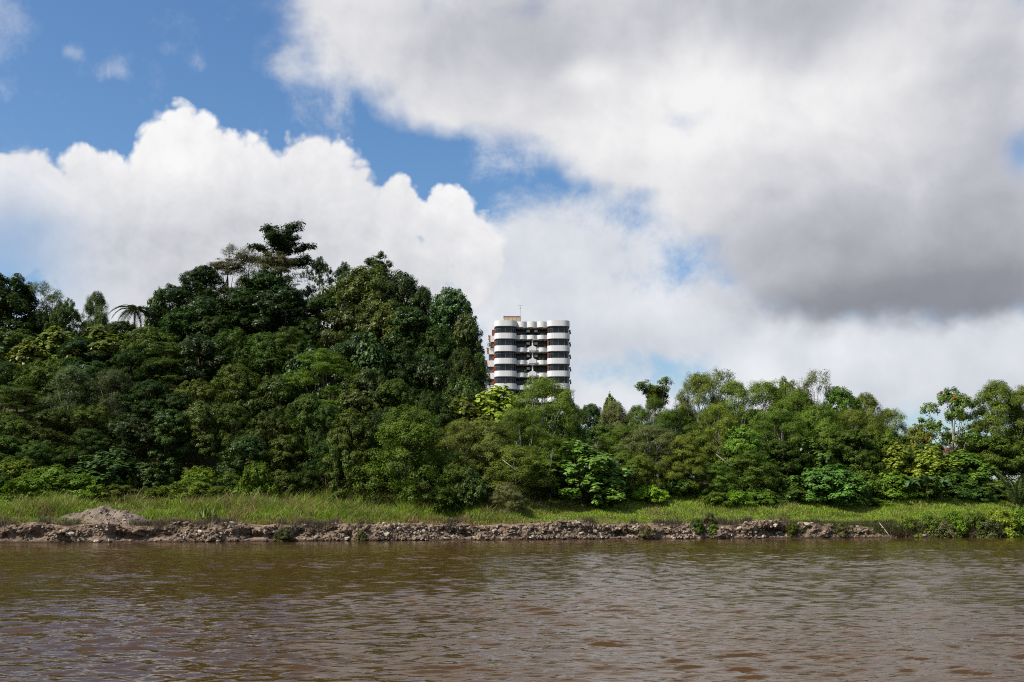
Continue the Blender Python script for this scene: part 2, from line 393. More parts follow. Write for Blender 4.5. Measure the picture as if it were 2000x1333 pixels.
def gravel_mat():
    m, t, out = newmat('gravel'); b = pbsdf(t, out, 0.95, 0.08)
    pos = t.new('ShaderNodeNewGeometry').outputs['Position']
    n = t.noise(pos, 0.9, 5, 0.6); n2 = t.noise(pos, 14, 5, 0.7)
    c = t.mix(t.ss(n, 0.3, 0.7), (0.152, 0.116, 0.086), (0.272, 0.218, 0.168))
    c = t.mix(t.ss(n2, 0.45, 0.62), c, (0.120, 0.092, 0.068))
    t.link(c, b.inputs['Base Color'])
    bn = t.new('ShaderNodeBump'); bn.inputs['Strength'].default_value = 0.9; bn.inputs['Distance'].default_value = 0.07
    t.link(t.noise(pos, 10, 6, 0.7), bn.inputs['Height']); t.link(bn.outputs[0], b.inputs['Normal'])
    return m
M['gravel'] = gravel_mat()
def ground_mat():
    m, t, out = newmat('earth_and_litter'); b = pbsdf(t, out, 0.95, 0.05)
    pos = t.new('ShaderNodeNewGeometry').outputs['Position']
    c = t.mix(t.ss(t.noise(pos, 0.35, 6, 0.6), 0.35, 0.65), (0.055, 0.060, 0.020), (0.10, 0.085, 0.045))
    t.link(c, b.inputs['Base Color'])
    bn = t.new('ShaderNodeBump'); bn.inputs['Strength'].default_value = 0.6; bn.inputs['Distance'].default_value = 0.1
    t.link(t.noise(pos, 5, 5, 0.6), bn.inputs['Height']); t.link(bn.outputs[0], b.inputs['Normal'])
    return m
M['ground'] = ground_mat()
def grass_mat():
    m, t, out = newmat('grass_blades')
    a = t.new('ShaderNodeAttribute', attribute_name='tint').outputs['Color']
    b = t.new('ShaderNodeBsdfPrincipled'); b.inputs['Roughness'].default_value = 0.55; b.inputs['Specular IOR Level'].default_value = 0.25
    t.link(a, b.inputs['Base Color'])
    tr = t.new('ShaderNodeBsdfTranslucent'); t.link(t.mix(1.0, a, (1.2, 1.3, 0.8), 'MULTIPLY'), tr.inputs[0])
    mx = t.new('ShaderNodeMixShader'); mx.inputs[0].default_value = 0.35
    t.link(b.outputs[0], mx.inputs[1]); t.link(tr.outputs[0], mx.inputs[2]); t.link(mx.outputs[0], out.inputs[0])
    return m
M['grass'] = grass_mat()
def water_mat():
    m, t, out = newmat('silty_river_water')
    b = pbsdf(t, out, 0.07, 0.38); b.inputs['IOR'].default_value = 1.33
    pos = t.new('ShaderNodeNewGeometry').outputs['Position']
    n = t.noise(pos, 0.05, 3, 0.5)
    t.link(t.mix(t.ss(n, 0.3, 0.7), (0.050, 0.0255, 0.0055), (0.060, 0.0310, 0.0078)), b.inputs['Base Color'])
    p1 = t.v('MULTIPLY', pos, (0.42, 1.0, 1.0))
    h1 = t.noise(p1, 0.9, 3, 0.5, dist=0.4)
    h2 = t.noise(p1, 2.9, 3, 0.55, dist=0.6)
    h3 = t.noise(p1, 9.0, 2, 0.5)
    gust = t.m('MULTIPLY_ADD', t.ss(t.noise(t.v('MULTIPLY', pos, (0.5, 1.0, 1.0)), 0.06, 4, 0.6), 0.35, 0.65), 0.55, 0.65)
    h = t.m('ADD', t.m('MULTIPLY', h1, 0.0), t.m('ADD', t.m('MULTIPLY', h2, 0.030), t.m('MULTIPLY', h3, 0.007)))
    bn = t.new('ShaderNodeBump'); bn.inputs['Strength'].default_value = 1.0; bn.inputs['Distance'].default_value = 1.0
    t.link(t.m('MULTIPLY', h, gust), bn.inputs['Height']); t.link(bn.outputs[0], b.inputs['Normal'])
    return m
M['water'] = water_mat()

# ------------------------------------------------------------------ setting: ground, bank, river
def yw(x):
    x = np.asarray(x, float)
    return 92.6 + (x + 41.7) * 0.24 + (fbm(x * 0.12, x * 0 + 3.1, oct=3, seed=5) - 0.5) * 1.6
def ground_z(x, y):
    x = np.asarray(x, float); y = np.asarray(y, float)
    s = y - yw(x)
    plain = np.interp(s, [-2, 0.9, 2.4, 4, 16, 40], [-3, -2.0, 1.36, 1.58, 3.6, 4.5])
    prof = np.interp(s, [14, 23, 32, 44, 56, 71, 90, 130, 320], [0, 1.5, 5, 10, 17, 25, 27, 20, 8])
    Lx = np.interp(x, [-120, -55, -45, -12, -5, 3, 60], [0.7, 0.75, 1, 1, 0.55, 0.12, 0.08])
    return plain + np.interp(x, [-5, 12], [0, 0.75]) * np.interp(s, [4, 14], [0, 1]) + prof * Lx + np.where(s > 3, (fbm(x * 0.15, y * 0.15, oct=3, seed=9) - 0.5) * np.interp(s, [3, 20], [0.2, 1.2]), 0)
def gz(x, y): return float(ground_z(np.array([x]), np.array([y]))[0])
def axis_lines(lo, hi, step, far, g=1.25):
    a = list(np.arange(lo, hi + step, step)); d = step; v = lo; left = []
    while v > -far: d *= g; v -= d; left.append(v)
    d = step; v = a[-1]; right = []
    while v < far: d *= g; v += d; right.append(v)
    return np.array(left[::-1] + a + right)
def grid_mesh(name, xs, ys, zf, mat, smooth=True):
    X, Y = np.meshgrid(xs, ys); Z = zf(X.ravel(), Y.ravel())
    V = np.c_[X.ravel(), Y.ravel(), Z]; nx = len(xs)
    i = np.arange(len(ys) - 1)[:, None] * nx + np.arange(nx - 1)[None, :]
    Q = np.stack([i, i + 1, i + nx + 1, i + nx], -1).reshape(-1, 4)
    return arr_mesh(name, V, Q, smooth=smooth, mat=mat)
g = obj('ground', grid_mesh('ground', axis_lines(-80, 85, 1.0, 6000), axis_lines(80, 190, 1.0, 6000), ground_z, M['ground']))
tag(g, 'grassy riverside plain rising to a wooded hill', 'ground', kind='structure')
# the river: a far-reaching sheet whose middle carries real wind ripples
rows = [12.0]
while rows[-1] < 122: rows.append(rows[-1] + np.interp(rows[-1], [12, 45, 122], [0.055, 0.10, 0.30]))
rows = np.array(rows); ncol = 460
half = rows * 0.52 + 5.0
RX = np.linspace(-1, 1, ncol)[None, :] * half[:, None]; RY = np.broadcast_to(rows[:, None], RX.shape)
wr_ = np.random.default_rng(12); RZ = np.zeros_like(RX)
xw = RX + 0.5 * (fbm(RX * .5, RY * .5, oct=2, seed=71) - .5); yw_ = RY + 0.9 * (fbm(RX * .45, RY * .45, oct=2, seed=72) - .5)
dy = np.interp(rows, [12, 45, 122], [0.055, 0.10, 0.30])[:, None]; dx = (half * 2 / ncol)[:, None]
for i in range(46):
    lam = 0.18 * (1.0 / 0.18) ** (wr_.random() ** 1.15); th = wr_.normal(math.pi / 2 - 0.12, 0.42); k = 2 * math.pi / lam
    kx, ky = k * math.cos(th), k * math.sin(th)
    vis = np.clip((lam - 2.2 * np.maximum(dy * abs(math.sin(th)), dx * abs(math.cos(th)))) / (0.6 * lam), 0, 1)
    ph = kx * xw + ky * yw_ + wr_.uniform(0, 6.28)
    RZ += vis * (0.029 / k) * (2 * (0.5 + 0.5 * np.sin(ph)) ** 1.5 - 1) * 1.15
gust = np.interp(fbm(RX * .06, RY * .12, oct=3, seed=73), [.3, .7], [.55, 1.35])
edge = np.clip(np.minimum(np.minimum((rows - 12) / 1.5, (122 - rows) / 3)[:, None], (1 - np.abs(RX / half[:, None])) * 14), 0, 1)
RZ = RZ * gust * edge
Vr = np.c_[RX.ravel(), RY.ravel(), RZ.ravel()]; nr = len(rows)
ii = np.arange(nr - 1)[:, None] * ncol + np.arange(ncol - 1)[None, :]
Qr = np.stack([ii, ii + 1, ii + ncol + 1, ii + ncol], -1).reshape(-1, 4)
n0 = len(Vr); c00, c01, c10, c11 = 0, ncol - 1, (nr - 1) * ncol, nr * ncol - 1
Vr = np.concatenate([Vr, [(-4000, -3000, 0), (4000, -3000, 0), (4000, 240, 0), (-4000, 240, 0)]])
Qr = np.concatenate([Qr, [(n0, n0 + 1, c01, c00), (n0 + 1, n0 + 2, c11, c01), (n0 + 2, n0 + 3, c10, c11), (n0 + 3, n0, c00, c10)]])
r = obj('river', arr_mesh('river', Vr, Qr, smooth=True, mat=M['water']))
tag(r, 'wide rippled river of muddy brown water', 'river', kind='structure')

# eroded bank: a rough strip swept along the waterline
XB0, XB1 = -75.0, 85.0
prof_s = np.array([-1.4, -0.6, -0.15, 0.05, 0.20, 0.34, 0.46, 0.58, 0.68, 0.80, 0.95, 1.2, 1.6, 2.1, 2.7, 3.4])
prof_z = np.array([-1.1, -0.5, -0.12, 0.10, 0.34, 0.60, 0.86, 1.12, 1.36, 1.56, 1.70, 1.77, 1.79, 1.78, 1.75, 1.62]) * 0.80
tt = np.linspace(0, 1, 34)
ps = np.interp(tt, np.linspace(0, 1, len(prof_s)), prof_s); pz = np.interp(tt, np.linspace(0, 1, len(prof_z)), prof_z)
xb = np.arange(XB0, XB1, 0.14)
def bank_pt(x, s, z):
    face = np.exp(-((z - 0.8) / 0.75) ** 2) * (s < 2.2)
    y0 = yw(x)
    big = (fbm(x * 0.35, z * 0.5, oct=3, seed=21) - 0.5)
    rough = (fbm(x * 1.7, z * 2.2, s * 1.5, oct=5, seed=23, gain=0.68) - 0.5)
    undercut = np.maximum(0, fbm(x * 0.5, z * 0 + 1.3, oct=3, seed=29) - 0.50) * np.exp(-((z - 0.45) / 0.4) ** 2) * 5.0
    y = y0 + s + face * (big * 1.5 + rough * 1.5 + undercut * (0.4 + 1.2 * fbm(x * 1.3, z * 1.6, oct=3, seed=33)))
    zz = z + np.where(s > 0.9, (fbm(x * 0.8, s * 0.9, oct=4, seed=31) - 0.5) * 0.35 * np.exp(-((s - 1.5) / 1.5) ** 2), rough * 0.3 * face)
    low = np.interp(x, [24, 44], [0, 0.75]) + (fbm(x * 0.33, x * 0, oct=3, seed=37) - 0.5) * 0.9
    zz = zz - low * np.clip(z / 1.7, 0, 1) * np.clip((3.2 - s) / 1.5, 0, 1)
    return y, zz
XX, SS = np.meshgrid(xb, ps); _, ZZ = np.meshgrid(xb, pz)
by, bz = bank_pt(XX.ravel(), SS.ravel(), ZZ.ravel())
nx = len(xb); ii = np.arange(len(ps) - 1)[:, None] * nx + np.arange(nx - 1)[None, :]
bank = obj('river_bank', arr_mesh('river_bank', np.c_[XX.ravel(), by, bz], np.stack([ii, ii + 1, ii + nx + 1, ii + nx], -1).reshape(-1, 4), smooth=False, mat=M['bank']))
tag(bank, 'low eroded river bank of brown earth and rubble', 'river bank', kind='structure')

def rock_geo(seed, n=2):
    r_ = np.random.default_rng(seed)
    V = []; Q = []; idx = {}
    def vid(p):
        k = tuple(np.round(p, 4))
        if k not in idx: idx[k] = len(V); V.append(p)
        return idx[k]
    for ax in range(3):
        for sg in (-1, 1):
            for i in range(n):
                for j in range(n):
                    q = []
                    for (di, dj) in ((0, 0), (1, 0), (1, 1), (0, 1)):
                        p = np.zeros(3); p[ax] = sg; p[(ax + 1) % 3] = -1 + 2 * (i + di) / n; p[(ax + 2) % 3] = -1 + 2 * (j + dj) / n
                        q.append(vid(p))
                    Q.append(q if sg > 0 else q[::-1])
    V = np.array(V); V = V / np.linalg.norm(V, axis=1, keepdims=True) ** 0.75
    V = V * (1 + (r_.random((len(V), 1)) - 0.5) * 0.42) + (r_.random(V.shape) - 0.5) * 0.18
    V *= np.array([1.0, 0.8, 0.62]) / 1.1
    return V, np.array(Q)
rock_me = [arr_mesh('stone', *rock_geo(40 + i), mat=M['rubble']) for i in range(8)]
rx_ = np.random.default_rng(5)
def bank_spot(n, xlo, xhi):
    x = rx_.uniform(xlo, xhi, n); t_ = np.clip(rx_.beta(1.3, 2.1, n), 0.02, 1)
    k = np.interp(t_, [0, 0.12, 0.75, 1], [3.0, 3.6, 10.3, 12.5]) / (len(prof_s) - 1)
    s = np.interp(k, np.linspace(0, 1, len(prof_s)), prof_s); z = np.interp(k, np.linspace(0, 1, len(prof_z)), prof_z)
    y, zz = bank_pt(x, s, z)
    return x, y, zz
def dens_ok(x):   # fewer stones on the bare earth at the left end and under the greenery on the right
    d = np.interp(x, [-75, -32, -20, 24, 38, 85], [0.25, 0.25, 0.9, 1.0, 0.25, 0.15])
    cl = np.interp(fbm(x * 0.3, x * 0 + 7.7, oct=3, seed=77), [0.38, 0.6], [0.2, 1.0])
    return rx_.random(len(x)) < d * cl
x, y, z = bank_spot(1500, -47, 56); k = dens_ok(x); x, y, z = x[k][:290], y[k][:290], z[k][:290]
for i in range(len(x)):
    s = 0.10 + 0.26 * rx_.random() ** 3
    obj('stone', rock_me[i % 8], bank, (x[i], y[i] - s * 0.12, z[i] + s * 0.05), tuple(rx_.uniform(-0.6, 0.6, 2)) + (rx_.uniform(0, 6.3),), (s * rx_.uniform(0.8, 1.4), s, s * rx_.uniform(0.7, 1.1)))
mb = MB()
small = [rock_geo(90 + i, 1) for i in range(6)]
x, y, z = bank_spot(9000, -75, 85); k = dens_ok(x); x, y, z = x[k], y[k], z[k]
for i in range(len(x)):
    V, Q = small[i % 6]; s = 0.045 + 0.15 * rx_.random() ** 2
    a = rx_.uniform(0, 6.28); c_, s_2 = math.cos(a), math.sin(a)
    V = V @ np.array([[c_, s_2, 0], [-s_2, c_, 0], [0, 0, 1]]) * s * rx_.uniform(0.7, 1.4, 3) + (x[i], y[i] - 0.06, z[i] + s * 0.3)
    mb.add(V, Q)
ru = obj('rubble', mb.mesh('rubble', M['rubble']), bank); ru['kind'] = 'stuff'

def top_z(x, s):
    zz = np.interp(s, prof_s, prof_z); y, z = bank_pt(np.array([x]), np.array([s]), np.array([zz]))
    return float(y[0]), float(z[0])
# loose stones lying on the flat top of the bank
def px_x(px, Y): return at(px, 1015, Y)[0]
for i, (px, s, sz) in enumerate([(303, 1.1, .17), (326, 1.3, .18), (340, 1.0, .24), (354, 1.2, .27), (364, 1.1, .22), (446, 1.1, .22), (462, 1.4, .15), (820, 1.2, .22), (1038, 1.8, .20), (1098, 1.1, .30), (500, 1.2, .16), (585, 1.0, .2), (690, 1.3, .18), (745, 1.1, .2)]):
    X = px_x(px, 95 + (px - 300) * 0.009); yy, zz = top_z(X, s)
    o = obj('boulder', rock_me[(i * 3) % 8], None, (X, yy, zz + sz * 0.25), (0.1, 0.2, i * 1.3), (sz * 1.25, sz, sz * 0.9))
    tag(o, 'pale rounded stone lying loose on the flat top edge of the river bank', 'stone', 'loose stones along the top of the bank')

# gravel mound
mx_, my_ = px_x(205, 98), 98.8
mz = gz(mx_, my_)
def mound_raw(u, v):
    u = np.asarray(u) / 0.85
    a = np.exp(-((u / 2.7) ** 2 + (v / 1.8) ** 2) ** 1.5) * 0.85 + 0.55 * np.exp(-(((u + 0.7) / 0.9) ** 2 + (v / 1.1) ** 2)) + 0.45 * np.exp(-(((u - 1.6) / 0.9) ** 2 + (v / 1.1) ** 2))
    a = a + 0.6 * np.exp(-(((u + 3.4) / 2.0) ** 2 + (v / 1.4) ** 2)) + 0.45 * np.exp(-(((u - 3.2) / 1.5) ** 2 + (v / 1.3) ** 2))
    gul = np.abs(fbm(u * 1.1, v * 0.45, oct=4, seed=65) - 0.5) * 1.3
    return a * (0.80 + 0.40 * fbm(u * 0.9, v * 0.9, oct=5, seed=61) - gul * 0.55 * (v < 0.3)) + (fbm(u * 2.4, v * 2.4, oct=4, seed=63, gain=.6) - 0.5) * 0.40 * np.clip(a * 2, 0, 1) - 0.14
def mound_h(u, v):
    x = mx_ + u; y = my_ + v; s = y - yw(x)
    t = np.maximum(ground_z(x, y), np.where(s < 3.3, bank_pt(x, s, np.interp(s, prof_s, prof_z))[1], -9))
    return mound_raw(u, v) + t - mz
us = np.linspace(-7, 6, 150); vs = np.linspace(-2.6, 3.2, 70)
mound = empty('gravel_mound', (mx_, my_, mz))
tag(mound, 'heap of pinkish grey gravel in the grass behind the bank', 'gravel heap')
obj('gravel', grid_mesh('gravel', us, vs, mound_h, M['gravel'], False), mound)
for i in range(60):
    u, v = rx_.normal(0.4, 2.0), -abs(rx_.normal(0, 1.0)); s = 0.05 + 0.12 * rx_.random() ** 2.5
    if float(mound_raw(np.array([u]), np.array([v]))[0]) < 0.05: continue
    obj('stone', rock_me[i % 8], mound, (u, v, float(mound_h(np.array([u]), np.array([v]))[0]) + s * 0.15), (0.2, 0.1, i), (s * 1.2, s, s * .8))

# ------------------------------------------------------------------ foliage generator
def norm(a): return a / (np.linalg.norm(a, axis=-1, keepdims=True) + 1e-9)
def leaf_quads(C, N, A, L, Wd):
    A = norm(A - N * (A * N).sum(-1, keepdims=True)); B = np.cross(N, A)
    L = np.broadcast_to(L, (len(C),))[:, None]; Wd = np.broadcast_to(Wd, (len(C),))[:, None]
    V = np.stack([C - A * L * 0.5, C + B * Wd * 0.5 - A * L * 0.06, C + A * L * 0.5, C - B * Wd * 0.5 - A * L * 0.06], 1).reshape(-1, 3)
    return V, np.arange(len(C) * 4).reshape(-1, 4)
def sph(r_, n):
    return norm(r_.normal(size=(n, 3)))
def gen_tree(seed, H=12.0, W=10.0, base=0.25, nl=9, lr=2.2, nc=26, cr=0.62, nleaf=70, L=0.34, wr=0.5, flat=0.85, droop=0.4, nup=0.28, cflat=0.9,
             shape='round', tr=0.18, lean=0.0, bark='bark', leaf='leaf', twigs=True, inner=0.06, sparse=0.0, top=True):
    r_ = np.random.default_rng(seed)
    if L > .25: L *= .82; nleaf = int(nleaf * 1.36)
    lob = []; rad = []
    for i in range(nl):
        h = (i + 0.5 + r_.uniform(-.3, .3)) / nl if not top or i else 0.97
        lrr = lr * r_.uniform(0.72, 1.25) if not top or i else lr * 1.2
        t = h
        if shape == 'round': pr = math.sqrt(max(0.0, 1 - (2 * t - 0.85) ** 2 / 1.35)) if t < .965 else 0.15
        elif shape == 'dome': pr = math.sqrt(max(0.0, 1 - t ** 2.2)) if t < .965 else 0.1
        elif shape == 'col': pr = (0.75 + 0.25 * math.sin(t * 5 + seed)) if t < .9 else 0.3
        elif shape == 'umb': pr = 0.35 + 0.65 * t
        elif shape == 'vase': pr = 0.25 + 0.75 * t ** 0.8
        a = i * 2.399 + r_.uniform(-.5, .5)
        rr = max(0.0, W / 2 * pr - lrr * 0.75) * r_.uniform(0.75, 1.0)
        if shape in ('umb', 'vase') and i == 0: rr *= 0.2
        zz = H * base + (H * (1 - base) - lrr * flat) * t
        lob.append((rr * math.cos(a) + lean * t, rr * math.sin(a), max(zz, lrr * flat * 0.55))); rad.append(lrr)
    lob = np.array(lob); rad = np.array(rad)
    # clumps over each lobe
    CC = []; CL = []; CO = []
    for i in range(nl):
        n = max(4, int(nc * (rad[i] / lr) ** 2))
        d = sph(r_, n * 2); d = d[d[:, 2] > -0.28][:n]
        p = lob[i] + d * rad[i] * r_.uniform(0.55, 1.08, (len(d), 1)) * np.array([1, 1, flat])
        keep = p[:, 2] > 0.15
        # drop clumps buried deep inside neighbouring lobes
        dist = np.linalg.norm((p[:, None, :] - lob[None]) / np.array([1, 1, flat]), axis=-1) / rad[None]
        dist[:, i] = 9
        keep &= dist.min(1) > 0.55
        if sparse: keep &= r_.random(len(p)) > sparse
        CC.append(p[keep]); CL.append(np.full(keep.sum(), i)); CO.append(norm(d[keep]))
    CC = np.concatenate(CC); CL = np.concatenate(CL); CO = np.concatenate(CO)
    crs = cr * r_.uniform(0.65, 1.35, len(CC))
    nper = np.maximum(8, (nleaf * (crs / cr) ** 2).astype(int))
    idx = np.repeat(np.arange(len(CC)), nper); n = len(idx)
    d = norm(r_.normal(size=(n, 3)) + CO[idx] * 0.55 + np.array([0, 0, 0.25]))
    rr = r_.random((n, 1)) ** 0.5
    C = CC[idx] + d * rr * crs[idx][:, None] * np.array([1, 1, cflat])
    N = norm(d * 0.55 + CO[idx] * 0.45 + np.array([0, 0, nup]) + r_.normal(size=(n, 3)) * 0.28)
    A = norm(r_.normal(size=(n, 3)) * 0.6 + d * 0.55 + np.array([0, 0, -droop]))
    Ls = L * r_.uniform(0.6, 1.3, n)
    if inner:
        m_ = int(n * inner); li = r_.integers(0, nl, m_)
        C2 = lob[li] + sph(r_, m_) * rad[li][:, None] * r_.random((m_, 1)) ** 0.33 * 0.8 * np.array([1, 1, flat])
        C = np.concatenate([C, C2]); N = np.concatenate([N, sph(r_, m_)]); A = np.concatenate([A, sph(r_, m_)]); Ls = np.concatenate([Ls, L * r_.uniform(0.8, 1.5, m_)])
    C[:, 2] = np.maximum(C[:, 2], 0.05)
    V, Q = leaf_quads(C, N, A, Ls, Ls * wr)
    crown = arr_mesh('crown', V, Q, mat=M[leaf])
    # trunk and limbs
    mb = MB()
    tz = H * (base + (1 - base) * 0.72)
    k = 7; f = np.linspace(0, 1, k)
    wob = np.c_[np.cumsum(r_.normal(0, .10, k)), np.cumsum(r_.normal(0, .10, k)), np.zeros(k)] * (H / 12)
    tp = np.c_[lean * f ** 1.5 * 0.8, f * 0, f * tz] + wob - wob[0]
    mb.tube(tp, tr * (1.25 - 0.85 * f), 7)
    for i in range(nl):
        j = int(np.clip(lob[i][2] / tz * (k - 1) * 0.62, 1, k - 2)); a = tp[j]; b = lob[i]
        q = np.linspace(0, 1, 5)[:, None]
        mid = a + (b - a) * q; mid[:, 2] += np.sin(q[:, 0] * math.pi) * -0.12 * np.linalg.norm(b - a) + 0; mid[1:-1] += r_.normal(0, .12, (3, 3))
        mb.tube(mid, tr * np.linspace(0.55, 0.16, 5), 5)
        if twigs:
            for c in CC[CL == i][::2]:
                e = b + (c - b) * 0.35 + r_.normal(0, .1, 3)
                mb.tube(np.array([b + (c - b) * 0.0, e, c]), tr * np.array([0.17, 0.10, 0.04]), 3)
    trunk = mb.mesh('trunk', M[bark], True)
    ztop = np.percentile(V[:, 2], 99.85); wx = np.percentile(V[:, 0], 99) - np.percentile(V[:, 0], 1)
    wy = np.percentile(V[:, 1], 99) - np.percentile(V[:, 1], 1)
    return dict(crown=crown, trunk=trunk, H=float(ztop), W=float((wx + wy) / 2))
SP = {}
SP['broad_a'] = gen_tree(1, 13, 10, 0.22, 12, 2.3, 26, .62, 62, .36, .55, leaf='leaf_gloss')
SP['broad_b'] = gen_tree(2, 13, 10, 0.20, 14, 1.9, 24, .55, 60, .32, .5, shape='dome')
SP['broad_c'] = gen_tree(3, 13, 9, 0.25, 11, 2.2, 26, .7, 62, .38, .5, leaf='leaf_gloss', droop=.7)
SP['broad_d'] = gen_tree(4, 12, 11, 0.30, 13, 2.0, 26, .5, 62, .30, .5)
SP['drape_a'] = gen_tree(5, 16, 8, 0.06, 15, 2.0, 28, .6, 62, .36, .6, droop=1.1, nup=.25, shape='col', leaf='leaf_gloss')
SP['drape_b'] = gen_tree(6, 14, 9, 0.08, 15, 2.1, 28, .55, 62, .34, .6, droop=1.1, nup=.25, shape='dome')
SP['feather_a'] = gen_tree(7, 12, 11, 0.25, 16, 1.9, 24, .75, 95, .20, .42, flat=.5, cflat=.28, nup=1.0, droop=.25)
SP['feather_b'] = gen_tree(8, 12, 10, 0.22, 15, 1.8, 22, .7, 95, .20, .42, flat=.55, cflat=.3, nup=1.0, shape='dome')
def gen_limbs(seed, H, limbs, cr, nleaf, L, wr, tr=.2, step=.55, bark='bark', leaf='leaf', droop=.25, cflat=.75):
    # open crown: foliage sprays carried along separate rising limbs
    r_ = np.random.default_rng(seed); mb = MB(); CC = []; RR = []
    f = np.linspace(0, 1, 6); hub = max(l[0] for l in limbs) * H
    mb.tube(np.c_[.25 * np.sin(f * 3), .1 * f, f * hub], tr * (1.2 - .6 * f), 7)
    for (z0, az, elv, ln) in limbs:
        a = np.array([.25 * math.sin(z0 * H / hub * 3), 0, z0 * H]); q = np.linspace(0, 1, 7)
        d = np.array([math.cos(az) * math.cos(elv), math.sin(az) * math.cos(elv), math.sin(elv)])
        p = a + d * ln * q[:, None]; p[:, 2] += np.sin(q * 2.6) * .10 * ln; p[1:] += r_.normal(0, .10, (6, 3))
        mb.tube(p, tr * np.linspace(.6, .12, 7), 5)
        side = norm(np.cross(d, [0, 0, 1.0]))
        for k in np.arange(.30, 1.02, step / ln):
            c = np.array([np.interp(k, q, p[:, j]) for j in range(3)])
            for w in (-1, 0, 1):
                e = c + side * w * (1.0 - .6 * k) * r_.uniform(.3, 1.1) + r_.normal(0, .22, 3)
                CC.append(e); RR.append(cr * r_.uniform(.6, 1.25)); mb.tube(np.array([c, e]), [tr * .12, tr * .04], 3)
    CC = np.array(CC); RR = np.array(RR); idx = np.repeat(np.arange(len(CC)), np.maximum(8, (nleaf * (RR / cr) ** 2).astype(int))); n = len(idx)
    d = sph(r_, n); C = CC[idx] + d * RR[idx][:, None] * r_.random((n, 1)) ** .5 * np.array([1, 1, cflat])
    Ls = L * r_.uniform(.6, 1.3, n)
    V, Q = leaf_quads(C, norm(np.array([0, 0, .5]) + d * .4 + r_.normal(size=(n, 3)) * .4), norm(r_.normal(size=(n, 3)) * .7 + d * .5 + np.array([0, 0, -droop])), Ls, Ls * wr)
    wx = np.percentile(V[:, 0], 99.5) - np.percentile(V[:, 0], .5)
    return dict(crown=arr_mesh('crown', V, Q, mat=M[leaf]), trunk=mb.mesh('trunk', M[bark], True), H=float(np.percentile(V[:, 2], 99.85)), W=float(wx))
SP['emergent'] = gen_limbs(19, 16, [(.62, 3.05, .62, 4.3), (.66, .1, .50, 3.9), (.60, .25, .05, 4.0), (.64, 1.3, .95, 4.6), (.66, -1.6, .85, 4.2), (.70, 2.4, 1.05, 4.6), (.70, -.6, 1.0, 4.6), (.55, 3.3, .35, 4.6), (.68, 4.1, 1.1, 4.4), (.56, -.35, .30, 3.8), (.72, 1.0, 1.3, 4.4), (.58, 2.0, .4, 3.2)], .62, 60, .34, .42, tr=.22)
SP['airy_a'] = gen_tree(10, 15, 10, 0.25, 26, 1.25, 19, .66, 80, .255, .32, droop=.9, nup=.35, bark='bark_pale', inner=.02, sparse=.08, tr=.15, twigs=False)
SP['airy_b'] = gen_tree(11, 15, 9, 0.26, 24, 1.2, 19, .64, 80, .255, .32, droop=.9, nup=.35, bark='bark_pale', inner=.02, sparse=.1, tr=.15, lean=1.8, twigs=False)
SP['airy_c'] = gen_tree(12, 14, 9, 0.14, 28, 1.2, 19, .62, 80, .255, .34, droop=.8, nup=.35, bark='bark_pale', inner=.02, sparse=.05, tr=.14, shape='dome', twigs=False)
SP['bigleaf_a'] = gen_tree(13, 6, 7, 0.18, 10, 1.35, 20, .48, 22, .46, .85, nup=.9, droop=.5, leaf='leaf_gloss', tr=.10, bark='bark_pale')
SP['bigleaf_b'] = gen_tree(14, 6, 7, 0.10, 11, 1.3, 20, .48, 22, .44, .8, nup=.8, droop=.6, leaf='leaf_gloss', tr=.10, shape='dome')
SP['fine_a'] = gen_tree(15, 8, 8, 0.05, 14, 1.7, 30, .48, 90, .17, .42, droop=0, nup=.3, shape='dome', tr=.12)
SP['fine_b'] = gen_tree(16, 8, 7, 0.08, 13, 1.5, 28, .45, 90, .17, .4, droop=.1, nup=.3, tr=.12)
SP['mound_a'] = gen_tree(17, 5, 7, 0.02, 13, 1.4, 26, .40, 44, .26, .75, droop=.9, nup=.45, shape='dome', leaf='leaf_gloss', tr=.08)
SP['mound_b'] = gen_tree(18, 4, 8, 0.02, 14, 1.2, 26, .40, 44, .24, .7, droop=.7, nup=.5, shape='dome', tr=.08)
SP['shrub_a'] = gen_tree(20, 3, 4.5, 0.03, 10, .9, 22, .30, 50, .18, .5, droop=.2, nup=.6, shape='dome', tr=.05)
SP['shrub_b'] = gen_tree(21, 3, 3.6, 0.05, 9, .8, 20, .28, 50, .20, .35, droop=.1, nup=.5, tr=.05)
SP['wispy'] = gen_tree(22, 11, 7, 0.35, 12, 1.2, 14, .6, 58, .24, .25, droop=.2, nup=.3, inner=0, sparse=.05, tr=.10, shape='vase')
SP['greybush'] = gen_tree(23, 10, 7, 0.10, 16, 1.4, 28, .55, 90, .19, .34, droop=.2, nup=.4, bark='bark_pale', inner=.04, tr=.10, twigs=True)
SP['umbrella'] = gen_tree(24, 15, 4.4, 0.76, 10, .78, 18, .42, 36, .30, .5, flat=.8, nup=.6, sparse=.1, shape='vase', bark='bark_pale', tr=.14, top=False)
SP['open_broad'] = gen_tree(25, 14, 11, 0.36, 12, 1.55, 22, .5, 42, .36, .5, shape='round', inner=.02, tr=.2, leaf='leaf_gloss', bark='bark_pale', sparse=.1)
# leaf colours of the kinds of tree (linear)
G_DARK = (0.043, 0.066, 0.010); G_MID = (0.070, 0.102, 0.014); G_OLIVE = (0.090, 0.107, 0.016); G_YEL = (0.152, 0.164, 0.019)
G_BRIGHT = (0.108, 0.164, 0.014); G_BLUE = (0.050, 0.086, 0.017); G_GREY = (0.104, 0.110, 0.040); G_BROWN = (0.096, 0.084, 0.032); G_LIME = (0.184, 0.232, 0.026)

